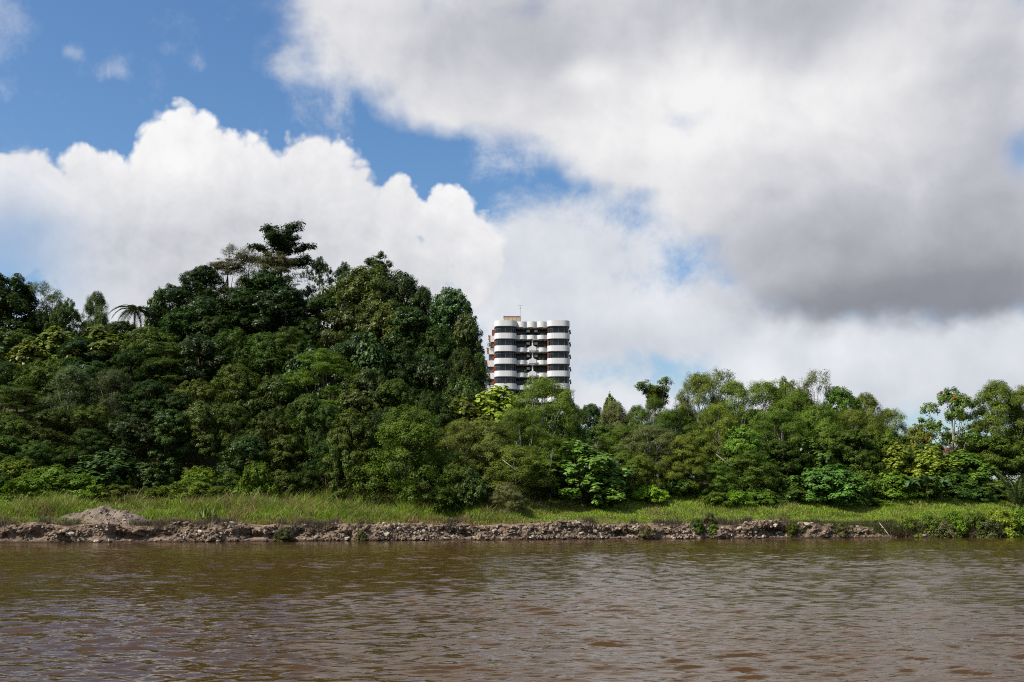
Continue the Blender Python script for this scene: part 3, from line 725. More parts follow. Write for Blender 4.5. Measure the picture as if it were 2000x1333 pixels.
NAMES = {'broad': 'broadleaf_tree', 'drape': 'vine_covered_tree', 'feather': 'feathery_tree', 'emergent': 'emergent_tree', 'airy': 'slender_tree', 'bigleaf': 'large_leaved_tree',
         'fine': 'fine_leaved_tree', 'mound': 'vine_mound', 'shrub': 'shrub', 'wispy': 'wispy_tree', 'greybush': 'grey_leaved_tree', 'umbrella': 'umbrella_tree', 'open': 'open_crowned_tree'}
def tint_word(c):
    for k, v in (('dark green', G_DARK), ('mid green', G_MID), ('olive green', G_OLIVE), ('yellowish green', G_YEL), ('bright green', G_BRIGHT), ('bluish green', G_BLUE), ('grey-green', G_GREY), ('brownish', G_BROWN), ('lime green', G_LIME)):
        if v is c: return k
    return 'green'
def landmark(px):
    for lim, w in ((60, 'the domed tree'), (140, 'the wispy skyline tree'), (215, 'the slim skyline tree'), (300, 'the ridge palm'), (420, 'the hill shoulder'), (500, 'the brown-leaved crest trees'), (590, 'the tallest hilltop tree'), (680, 'the tufted skyline trees'),
                   (770, 'the round-headed skyline tree'), (840, 'the skyline dip'), (945, 'the tall end tree'), (1010, 'the lime green tree'), (1110, 'the tower'), (1200, 'the spreading pale-leaved tree'), (1310, 'the umbrella-topped tree'),
                   (1410, 'the wispy greyish treetop'), (1500, 'the vivid creeper-topped tree'), (1570, 'the dense olive tree'), (1680, 'the big creeper mound'), (1770, 'the end of the high wood'), (1830, 'the skyline notch'), (1910, 'the blossoming tree'), (9999, 'the fan of palm fronds')):
        if px < lim: return w
def LR2(px): return 'dark shaded tree deep in the wood behind ' + landmark(px)
def slope_label(sp, px, Y, c):
    kind = {'broad_a': 'glossy-leaved', 'broad_b': 'dense-crowned', 'broad_c': 'drooping-leaved', 'broad_d': 'small-leaved', 'drape_a': 'tall creeper-hung', 'drape_b': 'creeper-smothered', 'feather_a': 'layered feathery', 'feather_b': 'domed feathery', 'bigleaf_a': 'umbrella-leaved', 'bigleaf_b': 'large-leaved'}[sp]
    tier = 'high on the slope below' if Y > 138.5 else 'half way up the slope below' if Y > 129 else 'low on the slope below' if Y > 121 else 'at the hill foot below'
    return '%s %s tree %s %s' % (tint_word(c), kind, tier, landmark(px))
pr_ = np.random.default_rng(99)
used = {}
def plant(sp, px, ytop, wpx, Y, tint, label, group=None, cat=None, rz=None, sink=0.0, shift=True):
    if px > 930 and Y > 105 and shift: Y += np.interp(px, [930, 1080, 1400, 2000], [1.0, 5.0, 9.0, 15.0])
    if px < 820 and Y > 121: wpx *= 1.08
    if px > 930: tint = (tint[0] * 1.30, tint[1] * 1.44, tint[2] * 1.3)                   # leaf colour raised to paint brighter sunlight onto the far wood
    if px < 900 and Y > 112.2: tint = (tint[0] * 0.72, tint[1] * 0.82, tint[2] * 0.8)      # leaf colour scaled darker across the hill
    X = at(px, ytop, Y)[0]; zt = at(px, ytop, Y)[2]; zb = gz(X, Y) - 0.15 - sink
    s = SP[sp]; h = max(1.0, zt - zb)
    sxy = wpx * Y / F / s['W']; sz = h / s['H']
    nm = NAMES[sp.split('_')[0]]
    root = empty(nm, (X, Y, zb), pr_.uniform(0, 6.28) if rz is None else rz)
    root.scale = (sxy, sxy * pr_.uniform(0.95, 1.05), sz)
    c = obj('crown', s['crown'], root); j = pr_.uniform(0.76, 1.36)
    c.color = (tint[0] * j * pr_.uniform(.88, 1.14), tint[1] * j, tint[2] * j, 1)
    obj('trunk', s['trunk'], root)
    tag(root, label, cat or ('shrub' if nm in ('shrub', 'vine_mound') else 'tree'), group)
    return root

# ------------------------------------------------------------------ apartment tower behind the trees
TY = 288.0
tx, _, tz_top = at(1039, 629, TY)
tw_base = gz(tx, TY)
PXM = TY / F                      # metres per photo pixel at the tower
FL = 24.9 * PXM                   # storey height
NF = int((tz_top - tw_base) // FL)
tower = empty('apartment_tower', (tx, TY, tz_top))
tag(tower, 'white apartment tower with rounded stacked balconies and dark ribbon windows above the trees', 'building')
def bay_path(cx, hw, dep, front, n=20, inset=0.0):
    a = np.linspace(math.pi, 2 * math.pi, n)           # from left round the front to the right
    c, s = np.cos(a), np.sin(a)
    ex = 0.62
    x = np.sign(c) * np.abs(c) ** ex * (hw - inset); y = -np.abs(s) ** ex * (dep - inset)
    p = np.c_[cx + x, front + dep + y]
    return np.concatenate([[[cx - hw + inset, front + dep + 3.0]], p, [[cx + hw - inset, front + dep + 3.0]]])
BAYS = [(-6.75, 2.85), (6.72, 2.92)]
def wave_path(x0, x1, y0, amp, n=36):
    x = np.linspace(x0, x1, n); t = (x - x0) / (x1 - x0)
    return np.c_[x, y0 - amp * (0.3 + 0.7 * np.abs(np.sin(t * math.pi * 3)) ** 0.9)]
band_h = 1.44
me_band = {}; me_slab = {}; me_win = {}; panes = {}
for b, (cx, hw) in enumerate(BAYS):
    p = bay_path(cx, hw, 2.5, -2.5)
    m_ = MB(); m_.strip(p, 0.16, 0, band_h); m_.prism(bay_path(cx, hw, 2.5, -2.5, inset=0.17), 0.0, 0.22); me_band[b] = m_.mesh('balcony_band', M['white'])
    # window ribbon: mullions, head and sill on a path set back from the band
    q = bay_path(cx, hw, 2.5, -2.5, n=9, inset=0.30)
    m_ = MB()
    for (u, v) in q[1:-1]: m_.box(u - .045, u + .045, v - .045, v + .045, band_h - .1, FL)
    m_.strip(bay_path(cx, hw, 2.5, -2.5, n=9, inset=0.27), 0.08, band_h - .05, band_h + .08); m_.strip(bay_path(cx, hw, 2.5, -2.5, n=9, inset=0.27), 0.08, FL - .16, FL - .005)
    m_.strip(bay_path(cx, hw, 2.5, -2.5, n=9, inset=0.28), 0.05, FL - .62, FL - .56)
    me_win[b] = m_.mesh('window', M['frame'])
    panes[b] = []
    for i in range(1, len(q) - 2):
        a_, c_ = q[i], q[i + 1]; n_ = np.array([-(c_ - a_)[1], (c_ - a_)[0]]); n_ = n_ / np.linalg.norm(n_)
        m_ = MB(); d_ = (c_ - a_) / np.linalg.norm(c_ - a_) * 0.05
        pl = [a_ + d_, c_ - d_, c_ - d_ + n_ * .03, a_ + d_ + n_ * .03]
        m_.prism(pl, band_h + .085, FL - .17); panes[b].append(m_.mesh('pane', M['glass']))
m_ = MB(); m_.strip(wave_path(-3.9, 3.85, -0.55, 0.85), 0.14, 0.0, 1.05); m_.box(-3.9, 3.85, -0.3, 2.4, 0.0, 0.2)
me_wave = m_.mesh('balcony_parapet', M['white'])
m_ = MB(); m_.strip(wave_path(-3.9, 3.85, -0.75, 0.75), 0.14, 0.0, 1.45); m_.box(-3.9, 3.85, -0.7, 3.0, 0.0, 0.2)
me_crown = m_.mesh('roof_parapet', M['white'])
m_ = MB()
for k, (hw_, h_) in enumerate(((0.95, 1.10), (0.65, 1.24), (0.35, 1.38))): m_.box(-hw_, hw_, -1.46 - .004 * k, -1.22, 0.25, h_ + .12)
me_step = m_.mesh('stepped_parapet', M['white'])
m_ = MB(); m_.box(-.16, .16, -0.95, -0.65, 0.15, FL); me_colm = m_.mesh('column', M['white'])
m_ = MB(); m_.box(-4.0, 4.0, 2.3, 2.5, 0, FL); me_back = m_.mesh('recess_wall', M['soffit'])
m_ = MB(); m_.box(-.42, .42, 0, .3, 0, .62); m_.box(-.3, .3, -.02, 0.0, .08, .5); me_ac = m_.mesh('air_conditioner', M['white'])
m_ = MB(); m_.box(0, .32, -.1, .12, 0.0, FL - band_h); me_jamb = m_.mesh('orange_pier', M['orange'])
m_ = MB(); m_.box(-.5, 0, 0, .9, 0, .7); m_.box(-.62, -.5, -.05, .95, .55, .8); me_sidebox = m_.mesh('side_planter', M['orange'])
m_ = MB(); m_.box(-1.75, 1.75, 0, .04, 0, 2.3); me_slide = m_.mesh('sliding_window', M['glass'])
m_ = MB(); m_.box(0, 6.5, 0, 6.0, 0, 1.6); me_wing = m_.mesh('side_terrace', M['white'])
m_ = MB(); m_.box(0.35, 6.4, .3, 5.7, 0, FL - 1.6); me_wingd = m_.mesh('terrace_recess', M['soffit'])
m_ = MB(); m_.box(0, .42, 0, .5, 0, .6); me_fin = m_.mesh('sun_fin', M['frame'])
tr_ = np.random.default_rng(3)
def leafball(seed, n, rad, L):
    r_ = np.random.default_rng(seed); d = sph(r_, n); C = d * rad * r_.random((n, 1)) ** .5 * np.array([1.3, .8, 1]); C[:, 2] += rad * .7
    V, Q = leaf_quads(C, norm(d + r_.normal(size=d.shape) * .5), sph(r_, n), L * r_.uniform(.6, 1.3, n), L * .4)
    return arr_mesh('balcony_plant', V, Q, mat=M['leaf'])
me_pl = [leafball(i, 90, .55, .35) for i in range(3)]
for f in range(NF + 1):
    zf = -band_h - f * FL                     # band top of the roof storey sits at z = 0
    vis = f <= 7
    for b, (cx, hw) in enumerate(BAYS):
        obj('balcony_band', me_band[b], tower, (0, 0, zf))
        if f > 0:
            w = obj('window', me_win[b], tower, (0, 0, zf))
            if vis:
                for pm in panes[b]: obj('pane', pm, w)
            else:
                for pm in panes[b][2:4]: obj('pane', pm, w)
    if f == 0: obj('roof_parapet', me_crown, tower, (0, 0, zf - 0.15)); continue
    if zf < tw_base - tz_top: break
    obj('balcony_parapet', me_wave, tower, (0, 0, zf))
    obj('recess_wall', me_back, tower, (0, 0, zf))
    obj('orange_pier', me_jamb, tower, (3.86, -0.8, zf + band_h)); obj('orange_pier', me_jamb, tower, (-9.72, 0.9, zf + band_h))
    if f > 1: obj('column', me_colm, tower, (0.1, 0, zf)); obj('stepped_parapet', me_step, tower, (0.1, 0, zf))
    for xx in (-2.2, 2.1): obj('sliding_window', me_slide, tower, (xx, 2.24, zf + .25))
    if vis:
        for xx in (-.95, 1.0):
            if tr_.random() < .8: obj('air_conditioner', me_ac, tower, (xx, 0.6, zf + 2.05))
        for xx in tr_.choice([-3.2, -2.5, -1.8, 1.6, 2.2, 2.8, 3.3], 4, replace=False):
            o = obj('balcony_plant', me_pl[tr_.integers(3)], tower, (xx, -0.75, zf + .9), (0, 0, tr_.uniform(0, 6)), (1, 1, tr_.uniform(.6, 1.1))); o.color = (.07, .10, .03, 1)
    # flank terraces step outwards storey by storey
    off = 0.55 + 0.40 * f
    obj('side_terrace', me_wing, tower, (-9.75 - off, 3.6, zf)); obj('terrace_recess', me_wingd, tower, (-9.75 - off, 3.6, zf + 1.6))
    for k in range(2): obj('side_planter', me_sidebox, tower, (-9.75 - off, 3.7 + 2.6 * k, zf + 1.0 - .5 * k))
    obj('side_planter', me_sidebox, tower, (-9.62, 0.7, zf + 1.55))
    obj('sun_fin', me_fin, tower, (9.6, 0.6, zf + 1.6)); obj('sun_fin', me_fin, tower, (9.55, 1.8, zf + 2.3))
hh = tz_top - tw_base
m_ = MB(); m_.box(-9.3, 9.3, 2.55, 15, -hh - 1, -0.25); obj('tower_core', m_.mesh('tower_core', M['white']), tower)
o = obj('hanging_plant', me_pl[0], tower, (-10.9, 3.3, -2 * FL + .4), scale=(.9, 1, 1.5)); o.color = (.09, .13, .03, 1)
hut = obj('roof_hut', None, tower); 
bpy.data.objects.remove(hut)
m_ = MB(); m_.box(-7.2, -3.0, 1.0, 4.5, -0.25, 1.55); m_.box(-7.35, -2.9, 0.85, 4.6, 1.55, 1.66)
hut = obj('roof_hut', m_.mesh('roof_hut', M['metal']), tower)
m_ = MB(); m_.box(-.46, .46, -.06, .02, -.2, 1.48); me_hp = m_.mesh('panel', M['hut'])
for k in range(4): obj('panel', me_hp, hut, (-6.62 + 1.03 * k, 0.99, 0))
m_ = MB(); m_.tube([(-2.9, 4, -.3), (-2.9, 4, 5.1)], [.05, .03], 6); mast = obj('antenna_mast', m_.mesh('antenna_mast', M['metal']), tower)
m_ = MB(); m_.tube([(-3.6, 4, 5.0), (-2.2, 4, 5.0)], .03, 5)
for k in range(6): m_.tube([(-3.6 + .28 * k, 3.6, 5.0), (-3.6 + .28 * k, 4.4, 5.0)], .015, 4)
m_.tube([(-3.3, 4, 4.2), (-2.6, 4, 4.35)], .03, 5); m_.box(-2.98, -2.82, 3.92, 4.08, 4.1, 4.4)
obj('antenna', m_.mesh('antenna', M['metal']), mast)

# red-roofed house seen in slivers behind the trees on the right
HY = 158.0; hx, _, hz = at(1862, 887, HY); hb = gz(hx, HY)
house = empty('house', (hx, HY, hb)); tag(house, 'low cream house with a red roof glimpsed behind the flowering tree', 'house')
e_ = hz - hb
m_ = MB(); m_.box(-4.6, 4.6, 0, 7, -.5, e_ - .3); obj('wall', m_.mesh('wall', M['cream']), house)
m_ = MB(); m_.add([(-5.3, -.8, e_ - .5), (5.3, -.8, e_ - .5), (5.3, 7.8, e_ - .5), (-5.3, 7.8, e_ - .5), (-3.6, 3.5, e_ + 1.1), (3.6, 3.5, e_ + 1.1)], [(0, 1, 5, 4), (2, 3, 4, 5), (0, 3, 2, 1)], [(3, 0, 4), (1, 2, 5)])
obj('roof', m_.mesh('roof', M['red_roof']), house)
m_ = MB(); m_.box(-.7, .7, -.06, .05, 0, 1.2)
mw = m_.mesh('window', M['glass'])
for k in (-2.6, 0, 2.6): obj('window', mw, house, (k, -.02, e_ - 2.2))

# ------------------------------------------------------------------ trees and shrubs
# skyline of the wooded hill
plant('drape_b', 18, 538, 150, 150, G_DARK, 'dark domed tree smothered in creepers on the low end of the hill skyline')
plant('broad_b', 78, 606, 70, 149, G_DARK, 'small dark tree between the domed creeper tree and the wispy grey tree')
plant('wispy', 102, 556, 74, 152, G_GREY, 'wispy grey-green tree with see-through crown on the hill skyline')
plant('broad_d', 130, 584, 72, 149, G_MID, 'pointed green tree beside the wispy grey tree on the skyline')
plant('airy_c', 190, 570, 66, 151, G_OLIVE, 'slim open-crowned tree standing clear on the skyline beside the palm')
plant('broad_b', 235, 628, 110, 146, G_DARK, 'low dark tree below the palm on the ridge')
plant('bigleaf_a', 312, 564, 50, 156, (0.093, 0.125, 0.028), 'small pale green tree sticking out at the foot of the high crest')
plant('broad_a', 352, 556, 110, 154, G_DARK, 'dark tree on the shoulder of the hill skyline above the palm')
plant('broad_b', 398, 520, 110, 158, G_DARK, 'dark rounded tree high on the hill shoulder below the crest')
plant('feather_b', 445, 506, 100, 161, G_BROWN, 'brownish fine-leaved tree below the crest of the hill')
plant('wispy', 486, 480, 70, 163, G_BROWN, 'sparse brown-leaved tree leaning out just below the hilltop tree')
plant('emergent', 548, 436, 138, 166, (0.037, 0.050, 0.014), 'tallest tree on the hilltop with tiered horizontal branches', rz=0.0)
plant('feather_b', 540, 496, 110, 160, G_BROWN, 'brownish bushy tree directly under the tallest hilltop tree')
plant('drape_b', 520, 530, 130, 155, G_DARK, 'dark creeper-hung tree under the hilltop crest')
plant('open_broad', 625, 502, 64, 163, G_BLUE, 'bluish green tree with rounded tufts just beside the hilltop crest')
plant('open_broad', 672, 512, 56, 163, G_BLUE, 'second tufted bluish green tree along from the hilltop crest')
plant('broad_d', 690, 530, 90, 160, G_OLIVE, 'olive green tree in the dip of the hill skyline')
plant('umbrella', 742, 497, 46, 158, G_MID, 'small round-headed tree topping the steep end of the hill')
plant('broad_a', 720, 522, 150, 152, G_OLIVE, 'large glossy-leaved tree on the steep end of the hill')
plant('broad_c', 783, 530, 90, 154, G_DARK, 'dark tree on the descending skyline next to the round-headed tree')
plant('broad_b', 826, 562, 70, 152, G_DARK, 'narrow dark tree in the dip before the last tall hill tree')
plant('drape_a', 882, 564, 104, 146, (0.049, 0.091, 0.018), 'tall green creeper-clad tree ending the hill beside the tower')
plant('drape_a', 912, 612, 72, 143, G_DARK, 'narrow creeper-clad tree on the outer edge of the hill')
plant('broad_b', 934, 690, 60, 139, G_DARK, 'small dark tree on the falling edge of the hill by the tower')
# second tier
for (sp, px, yt, w, Y, c, l) in [
        ('broad_a', 20, 640, 130, 143, G_OLIVE, 0), ('bigleaf_b', 110, 640, 130, 141, G_YEL, 1), ('bigleaf_a', 200, 638, 140, 142, G_YEL, 1), ('bigleaf_b', 60, 668, 120, 139, G_YEL, 1),
        ('broad_d', 285, 640, 120, 143, G_OLIVE, 0), ('drape_b', 356, 606, 104, 147, G_BLUE, 2), ('broad_c', 405, 582, 120, 149, G_DARK, 0), ('drape_b', 465, 570, 110, 149, G_DARK, 2),
        ('drape_a', 555, 560, 110, 148, G_DARK, 2), ('broad_b', 625, 575, 110, 149, G_DARK, 0), ('broad_c', 690, 600, 110, 146, G_OLIVE, 0), ('broad_a', 745, 590, 120, 146, G_OLIVE, 0),
        ('drape_a', 800, 600, 100, 144, G_DARK, 2), ('drape_b', 855, 640, 110, 141, G_DARK, 2), ('broad_b', 905, 680, 90, 137, G_DARK, 0), ('drape_b', 420, 620, 110, 144, G_DARK, 2), ('broad_b', 160, 660, 120, 139, G_DARK, 0)]:
    plant(sp, px, yt, w, Y, c, slope_label(sp, px, Y, c), ['dark broadleaf trees on the hill slope', 'yellowish large-leaved trees on the hill shelf', 'vine-smothered trees on the hill slope'][l])
# third tier
for (sp, px, yt, w, Y, c, l) in [
        ('broad_b', 10, 706, 110, 133, G_DARK, 0), ('broad_d', 95, 700, 110, 133, G_OLIVE, 0), ('broad_a', 175, 704, 110, 132, G_MID, 0), ('broad_d', 262, 682, 120, 135, G_DARK, 0), ('feather_b', 325, 670, 130, 136, G_MID, 3),
        ('broad_c', 395, 655, 110, 137, G_DARK, 0), ('broad_d', 455, 640, 110, 139, G_MID, 0), ('broad_b', 520, 650, 100, 138, G_MID, 0), ('feather_a', 570, 640, 110, 138, G_MID, 3), ('bigleaf_a', 600, 660, 80, 135, G_BLUE, 4),
        ('broad_a', 700, 650, 110, 137, G_BLUE, 0), ('bigleaf_b', 725, 655, 90, 133, G_BLUE, 4), ('drape_b', 790, 675, 100, 134, G_DARK, 2), ('broad_a', 850, 700, 110, 133, G_DARK, 0), ('broad_c', 905, 735, 90, 130, G_MID, 0)]:
    plant(sp, px, yt, w, Y, c, slope_label(sp, px, Y, c), ['dark broadleaf trees on the hill slope', '', 'vine-smothered trees on the hill slope', 'feathery trees on the hill slope', 'bluish large-leaved trees on the hill slope'][l])
plant('feather_a', 632, 682, 150, 128, G_BRIGHT, 'bright yellow-green feathery tree standing out on the dark hill slope')
plant('greybush', 140, 718, 100, 126, G_GREY, 'dull grey-brown tree with fine twigs low on the hill beside a darker gap')
plant('greybush', 222, 722, 90, 126, G_GREY, 'second dull grey-brown twiggy tree low on the hill next to the first')
# fourth and fifth tiers, lower slope
for (sp, px, yt, w, Y, c, l) in [
        ('feather_b', 35, 752, 120, 124, G_MID, 3), ('broad_d', 180, 790, 110, 122, G_OLIVE, 0), ('broad_b', 295, 742, 110, 126, G_DARK, 0), ('drape_b', 345, 770, 90, 123, G_DARK, 2), ('broad_d', 385, 742, 110, 126, G_OLIVE, 0), ('broad_b', 462, 712, 110, 128, G_OLIVE, 0),
        ('broad_c', 545, 735, 110, 127, G_MID, 0), ('broad_a', 715, 720, 110, 128, G_OLIVE, 0), ('broad_b', 770, 742, 100, 126, G_MID, 0), ('broad_d', 840, 765, 110, 125, G_DARK, 0), ('drape_a', 690, 760, 80, 124, G_OLIVE, 2)]:
    plant(sp, px, yt, w, Y, c, slope_label(sp, px, Y, c), ['dark broadleaf trees on the hill slope', '', 'vine-smothered trees on the hill slope', 'feathery trees on the hill slope'][l])
for (sp, px, yt, w, Y, c) in [('broad_d', 20, 812, 130, 117, G_MID), ('broad_b', 105, 800, 120, 118, G_OLIVE), ('broad_b', 175, 838, 100, 116, G_DARK), ('broad_a', 255, 815, 110, 117, G_DARK), ('drape_a', 335, 800, 80, 117, G_MID), ('broad_c', 395, 785, 100, 119, G_OLIVE),
                              ('broad_b', 455, 790, 110, 119, G_OLIVE), ('broad_d', 530, 800, 110, 118, G_OLIVE), ('broad_b', 600, 770, 100, 120, G_MID), ('drape_b', 560, 850, 90, 115, G_OLIVE), ('broad_c', 480, 850, 90, 114, G_MID), ('broad_b', 640, 790, 90, 118, G_MID), ('broad_b', 740, 800, 90, 118, G_DARK)]:
    plant(sp, px, yt, w, Y, c, slope_label(sp, px, Y, c), 'trees along the foot of the hill')
plant('drape_b', 690, 800, 110, 112.5, G_OLIVE, 'arching creeper-hung tree trailing vines to the grass beside the round bush tree')
plant('fine_a', 800, 792, 185, 110.5, (0.080, 0.122, 0.012), 'round dense bright green fine-leaved tree reaching down to the grass')
plant('fine_b', 700, 870, 60, 112, G_OLIVE, 'dull bush filling the gap beneath the arching creeper-hung tree')
plant('bigleaf_a', 222, 876, 150, 110.5, G_BLUE, 'bluish large-leaved bush tree behind the gravel heap')
plant('mound_a', 290, 905, 90, 110, G_DARK, 'dark low thicket beside the bluish large-leaved bush')
for (sp, px, yt, w, Y, c) in [('shrub_a', 30, 895, 120, 108, G_BRIGHT), ('shrub_b', 105, 908, 100, 107, G_BRIGHT), ('shrub_a', 160, 925, 90, 107, G_BRIGHT), ('shrub_a', 60, 930, 120, 105, G_BRIGHT), ('shrub_b', 235, 945, 80, 107, G_MID), ('shrub_a', 310, 950, 80, 107, G_BRIGHT), ('shrub_a', 390, 912, 100, 109, G_BRIGHT), ('shrub_b', 380, 935, 110, 107, G_BRIGHT),
                              ('shrub_a', 502, 902, 80, 109, G_BRIGHT), ('shrub_b', 450, 920, 60, 110, G_MID), ('shrub_b', 560, 925, 70, 111, G_MID), ('shrub_b', 600, 915, 70, 112, G_DARK), ('shrub_a', 0, 925, 90, 105, G_MID)]:
    plant(sp, px, yt, w, Y, c, '%s leafy shrub at the grass edge below %s' % (tint_word(c), landmark(px)), 'shrubs at the foot of the hill')
# centre, in front of the tower
plant('bigleaf_b', 968, 756, 160, 127, G_LIME, 'bright lime green tree at the foot of the tower beside the hill')
plant('bigleaf_a', 912, 778, 140, 125, (0.125, 0.156, 0.018), 'yellow-green broad-leaved tree between the hill and the lime green tree')
plant('airy_a', 900, 822, 130, 116, (0.108, 0.128, 0.024), 'olive slender-leaved tree behind the round bright green tree')
plant('airy_c', 960, 822, 120, 114, (0.120, 0.138, 0.032), 'pale olive tree with hanging twigs below the lime green tree')
plant('airy_a', 1062, 738, 150, 119, G_OLIVE, 'tall spreading tree covering the lower storeys of the tower')
plant('broad_b', 1104, 770, 70, 124, G_MID, 'leafy tree edge at the right-hand corner of the tower base')
plant('airy_b', 1025, 800, 120, 114, G_OLIVE, 'leaning pale-stemmed tree under the tower tree')
plant('greybush', 1010, 870, 120, 110, G_OLIVE, 'dull olive bush tree with pale twigs over the tall grass')
plant('airy_c', 1075, 850, 110, 113, G_MID, 'shaded slender tree behind the umbrella-leaved tree')
plant('bigleaf_a', 1132, 862, 165, 111, (0.093, 0.141, 0.024), 'spreading tree of large pale leaves over the short grass')
plant('bigleaf_b', 1145, 915, 130, 109, (0.087, 0.130, 0.021), 'low skirt of large-leaved growth under the spreading pale-leaved tree')
plant('fine_b', 890, 880, 90, 110, G_MID, 'leafy climber-clad bush beside the round bright green tree')
plant('mound_a', 920, 915, 80, 109, G_MID, 'tangled green thicket along the tall grass in the middle')
plant('fine_b', 990, 942, 70, 106, G_BROWN, 'dark brownish bush standing alone in the tall grass')
plant('shrub_a', 735, 925, 90, 111.5, G_DARK, 'dark shrub in the shade under the round bright green tree')
plant('shrub_b', 775, 940, 90, 113, G_DARK, 'dark undergrowth behind the stem of the round bright green tree')
plant('broad_b', 810, 850, 130, 116, G_DARK, 'dark tree hidden behind the round bright green tree')
plant('broad_b', 1062, 792, 130, 126, G_MID, 'leafy tree filling in below the tower behind the tall spreading tree')
plant('broad_d', 1010, 815, 110, 122, G_MID, 'leafy tree between the lime green tree and the tall spreading tree')
plant('broad_b', 8, 852, 120, 113.5, G_MID, 'green tree behind the bright shrubs at the low end of the hill')
plant('broad_d', 75, 862, 110, 113, G_MID, 'bushy tree behind the bright shrubs under the grey-brown twiggy trees')
plant('broad_b', 640, 862, 90, 114, G_DARK, 'dark tree in the shade behind the hanging vine columns')
# backing row deep in the right-hand wood
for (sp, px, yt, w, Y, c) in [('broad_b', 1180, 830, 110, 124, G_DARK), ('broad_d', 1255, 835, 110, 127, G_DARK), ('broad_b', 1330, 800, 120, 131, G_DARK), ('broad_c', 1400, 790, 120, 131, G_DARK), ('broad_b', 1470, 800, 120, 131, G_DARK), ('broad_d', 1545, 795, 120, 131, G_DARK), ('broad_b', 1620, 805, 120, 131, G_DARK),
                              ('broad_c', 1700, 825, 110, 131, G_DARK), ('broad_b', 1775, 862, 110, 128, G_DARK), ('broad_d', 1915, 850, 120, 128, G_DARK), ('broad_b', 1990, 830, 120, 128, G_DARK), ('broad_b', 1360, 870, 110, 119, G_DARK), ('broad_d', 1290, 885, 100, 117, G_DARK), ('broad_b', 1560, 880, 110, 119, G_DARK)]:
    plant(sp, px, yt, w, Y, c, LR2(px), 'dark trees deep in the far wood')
# right-hand wood, skyline
plant('broad_b', 1153, 790, 80, 142, (0.033, 0.050, 0.014), 'dark distant tree between the tower and the pale-stemmed wood')
plant('bigleaf_b', 1192, 770, 50, 136, G_MID, 'small round-topped tree above the yellow-tinged tree')
plant('airy_c', 1200, 784, 90, 128, G_GREY, 'yellow-tinged grey-green tree beside the dark distant tree')
plant('airy_c', 1245, 792, 80, 127, G_MID, 'mid green slender tree before the umbrella-topped tree')
plant('umbrella', 1282, 740, 62, 126, G_MID, 'slim pale-trunked tree with a flat umbrella tuft above the others')
plant('airy_b', 1283, 776, 80, 123, G_MID, 'leafy lower crown round the slim umbrella-topped trunk')
plant('airy_a', 1364, 728, 96, 127, G_OLIVE, 'tall pale-limbed tree starting the high part of the far wood')
plant('wispy', 1390, 718, 90, 130, G_GREY, 'wispy greyish treetop rising highest over the pale-limbed trees')
plant('airy_b', 1425, 742, 110, 126, G_OLIVE, 'pale-limbed tree next to the wispy greyish treetop')
plant('airy_a', 1490, 744, 130, 127, G_MID, 'broad slender-leaved tree in the middle of the far wood')
plant('broad_d', 1535, 738, 90, 131, G_OLIVE, 'dense olive tree in the middle of the far wood skyline')
plant('wispy', 1587, 724, 70, 131, G_GREY, 'thin see-through treetop beside the dense olive tree')
plant('airy_c', 1560, 760, 110, 125, G_MID, 'full green tree below the thin see-through treetop')
plant('broad_b', 1640, 756, 100, 129, G_MID, 'dark green rounded tree past the thin see-through treetop')
plant('airy_c', 1690, 768, 90, 130, G_OLIVE, 'olive tree on the falling skyline of the far wood')
plant('airy_a', 1735, 798, 90, 130, G_OLIVE, 'lower olive tree at the end of the high wood')
plant('broad_d', 1790, 832, 80, 128, G_YEL, 'yellowish low tree in the notch of the skyline')
tulip = plant('open_broad', 1858, 758, 135, 124, G_MID, 'open-crowned tree dotted with orange blossom and a pale trunk', rz=0.4)
plant('airy_c', 1945, 744, 130, 122, G_OLIVE, 'tall full-crowned tree next to the blossoming tree')
plant('airy_a', 2010, 752, 130, 123, G_OLIVE, 'tall tree beyond the full-crowned tree at the end of the wood')
plant('broad_b', 2085, 790, 150, 123, G_MID, 'green tree closing the wood past the fan of palm fronds')
plant('airy_c', 2150, 770, 150, 122, G_OLIVE, 'last tall slender tree of the wood past the fan of palm fronds')
plant('mound_a', 2060, 930, 130, 115, G_MID, 'creeper thicket past the fan of palm fronds', cat='shrub')
plant('mound_b', 2140, 930, 140, 115, G_MID, 'low creeper thicket ending the overgrown bank', cat='shrub')
# blossoms and a few yellow leaves
r_ = np.random.default_rng(8); C = sph(r_, 16) * .16; Vb, Qb = leaf_quads(C, sph(r_, 16), sph(r_, 16), .34, .2)
me_bl = arr_mesh('blossom', Vb, Qb, mat=M['blossom'])
cv = np.array([v.co[:] for v in list(SP['open_broad']['crown'].vertices)[::97]])
for i in range(8):
    p = cv[(i * 131) % len(cv)]
    obj('blossom', me_bl, tulip, tuple(p * 1.01), (i, i * 2, i * 3))
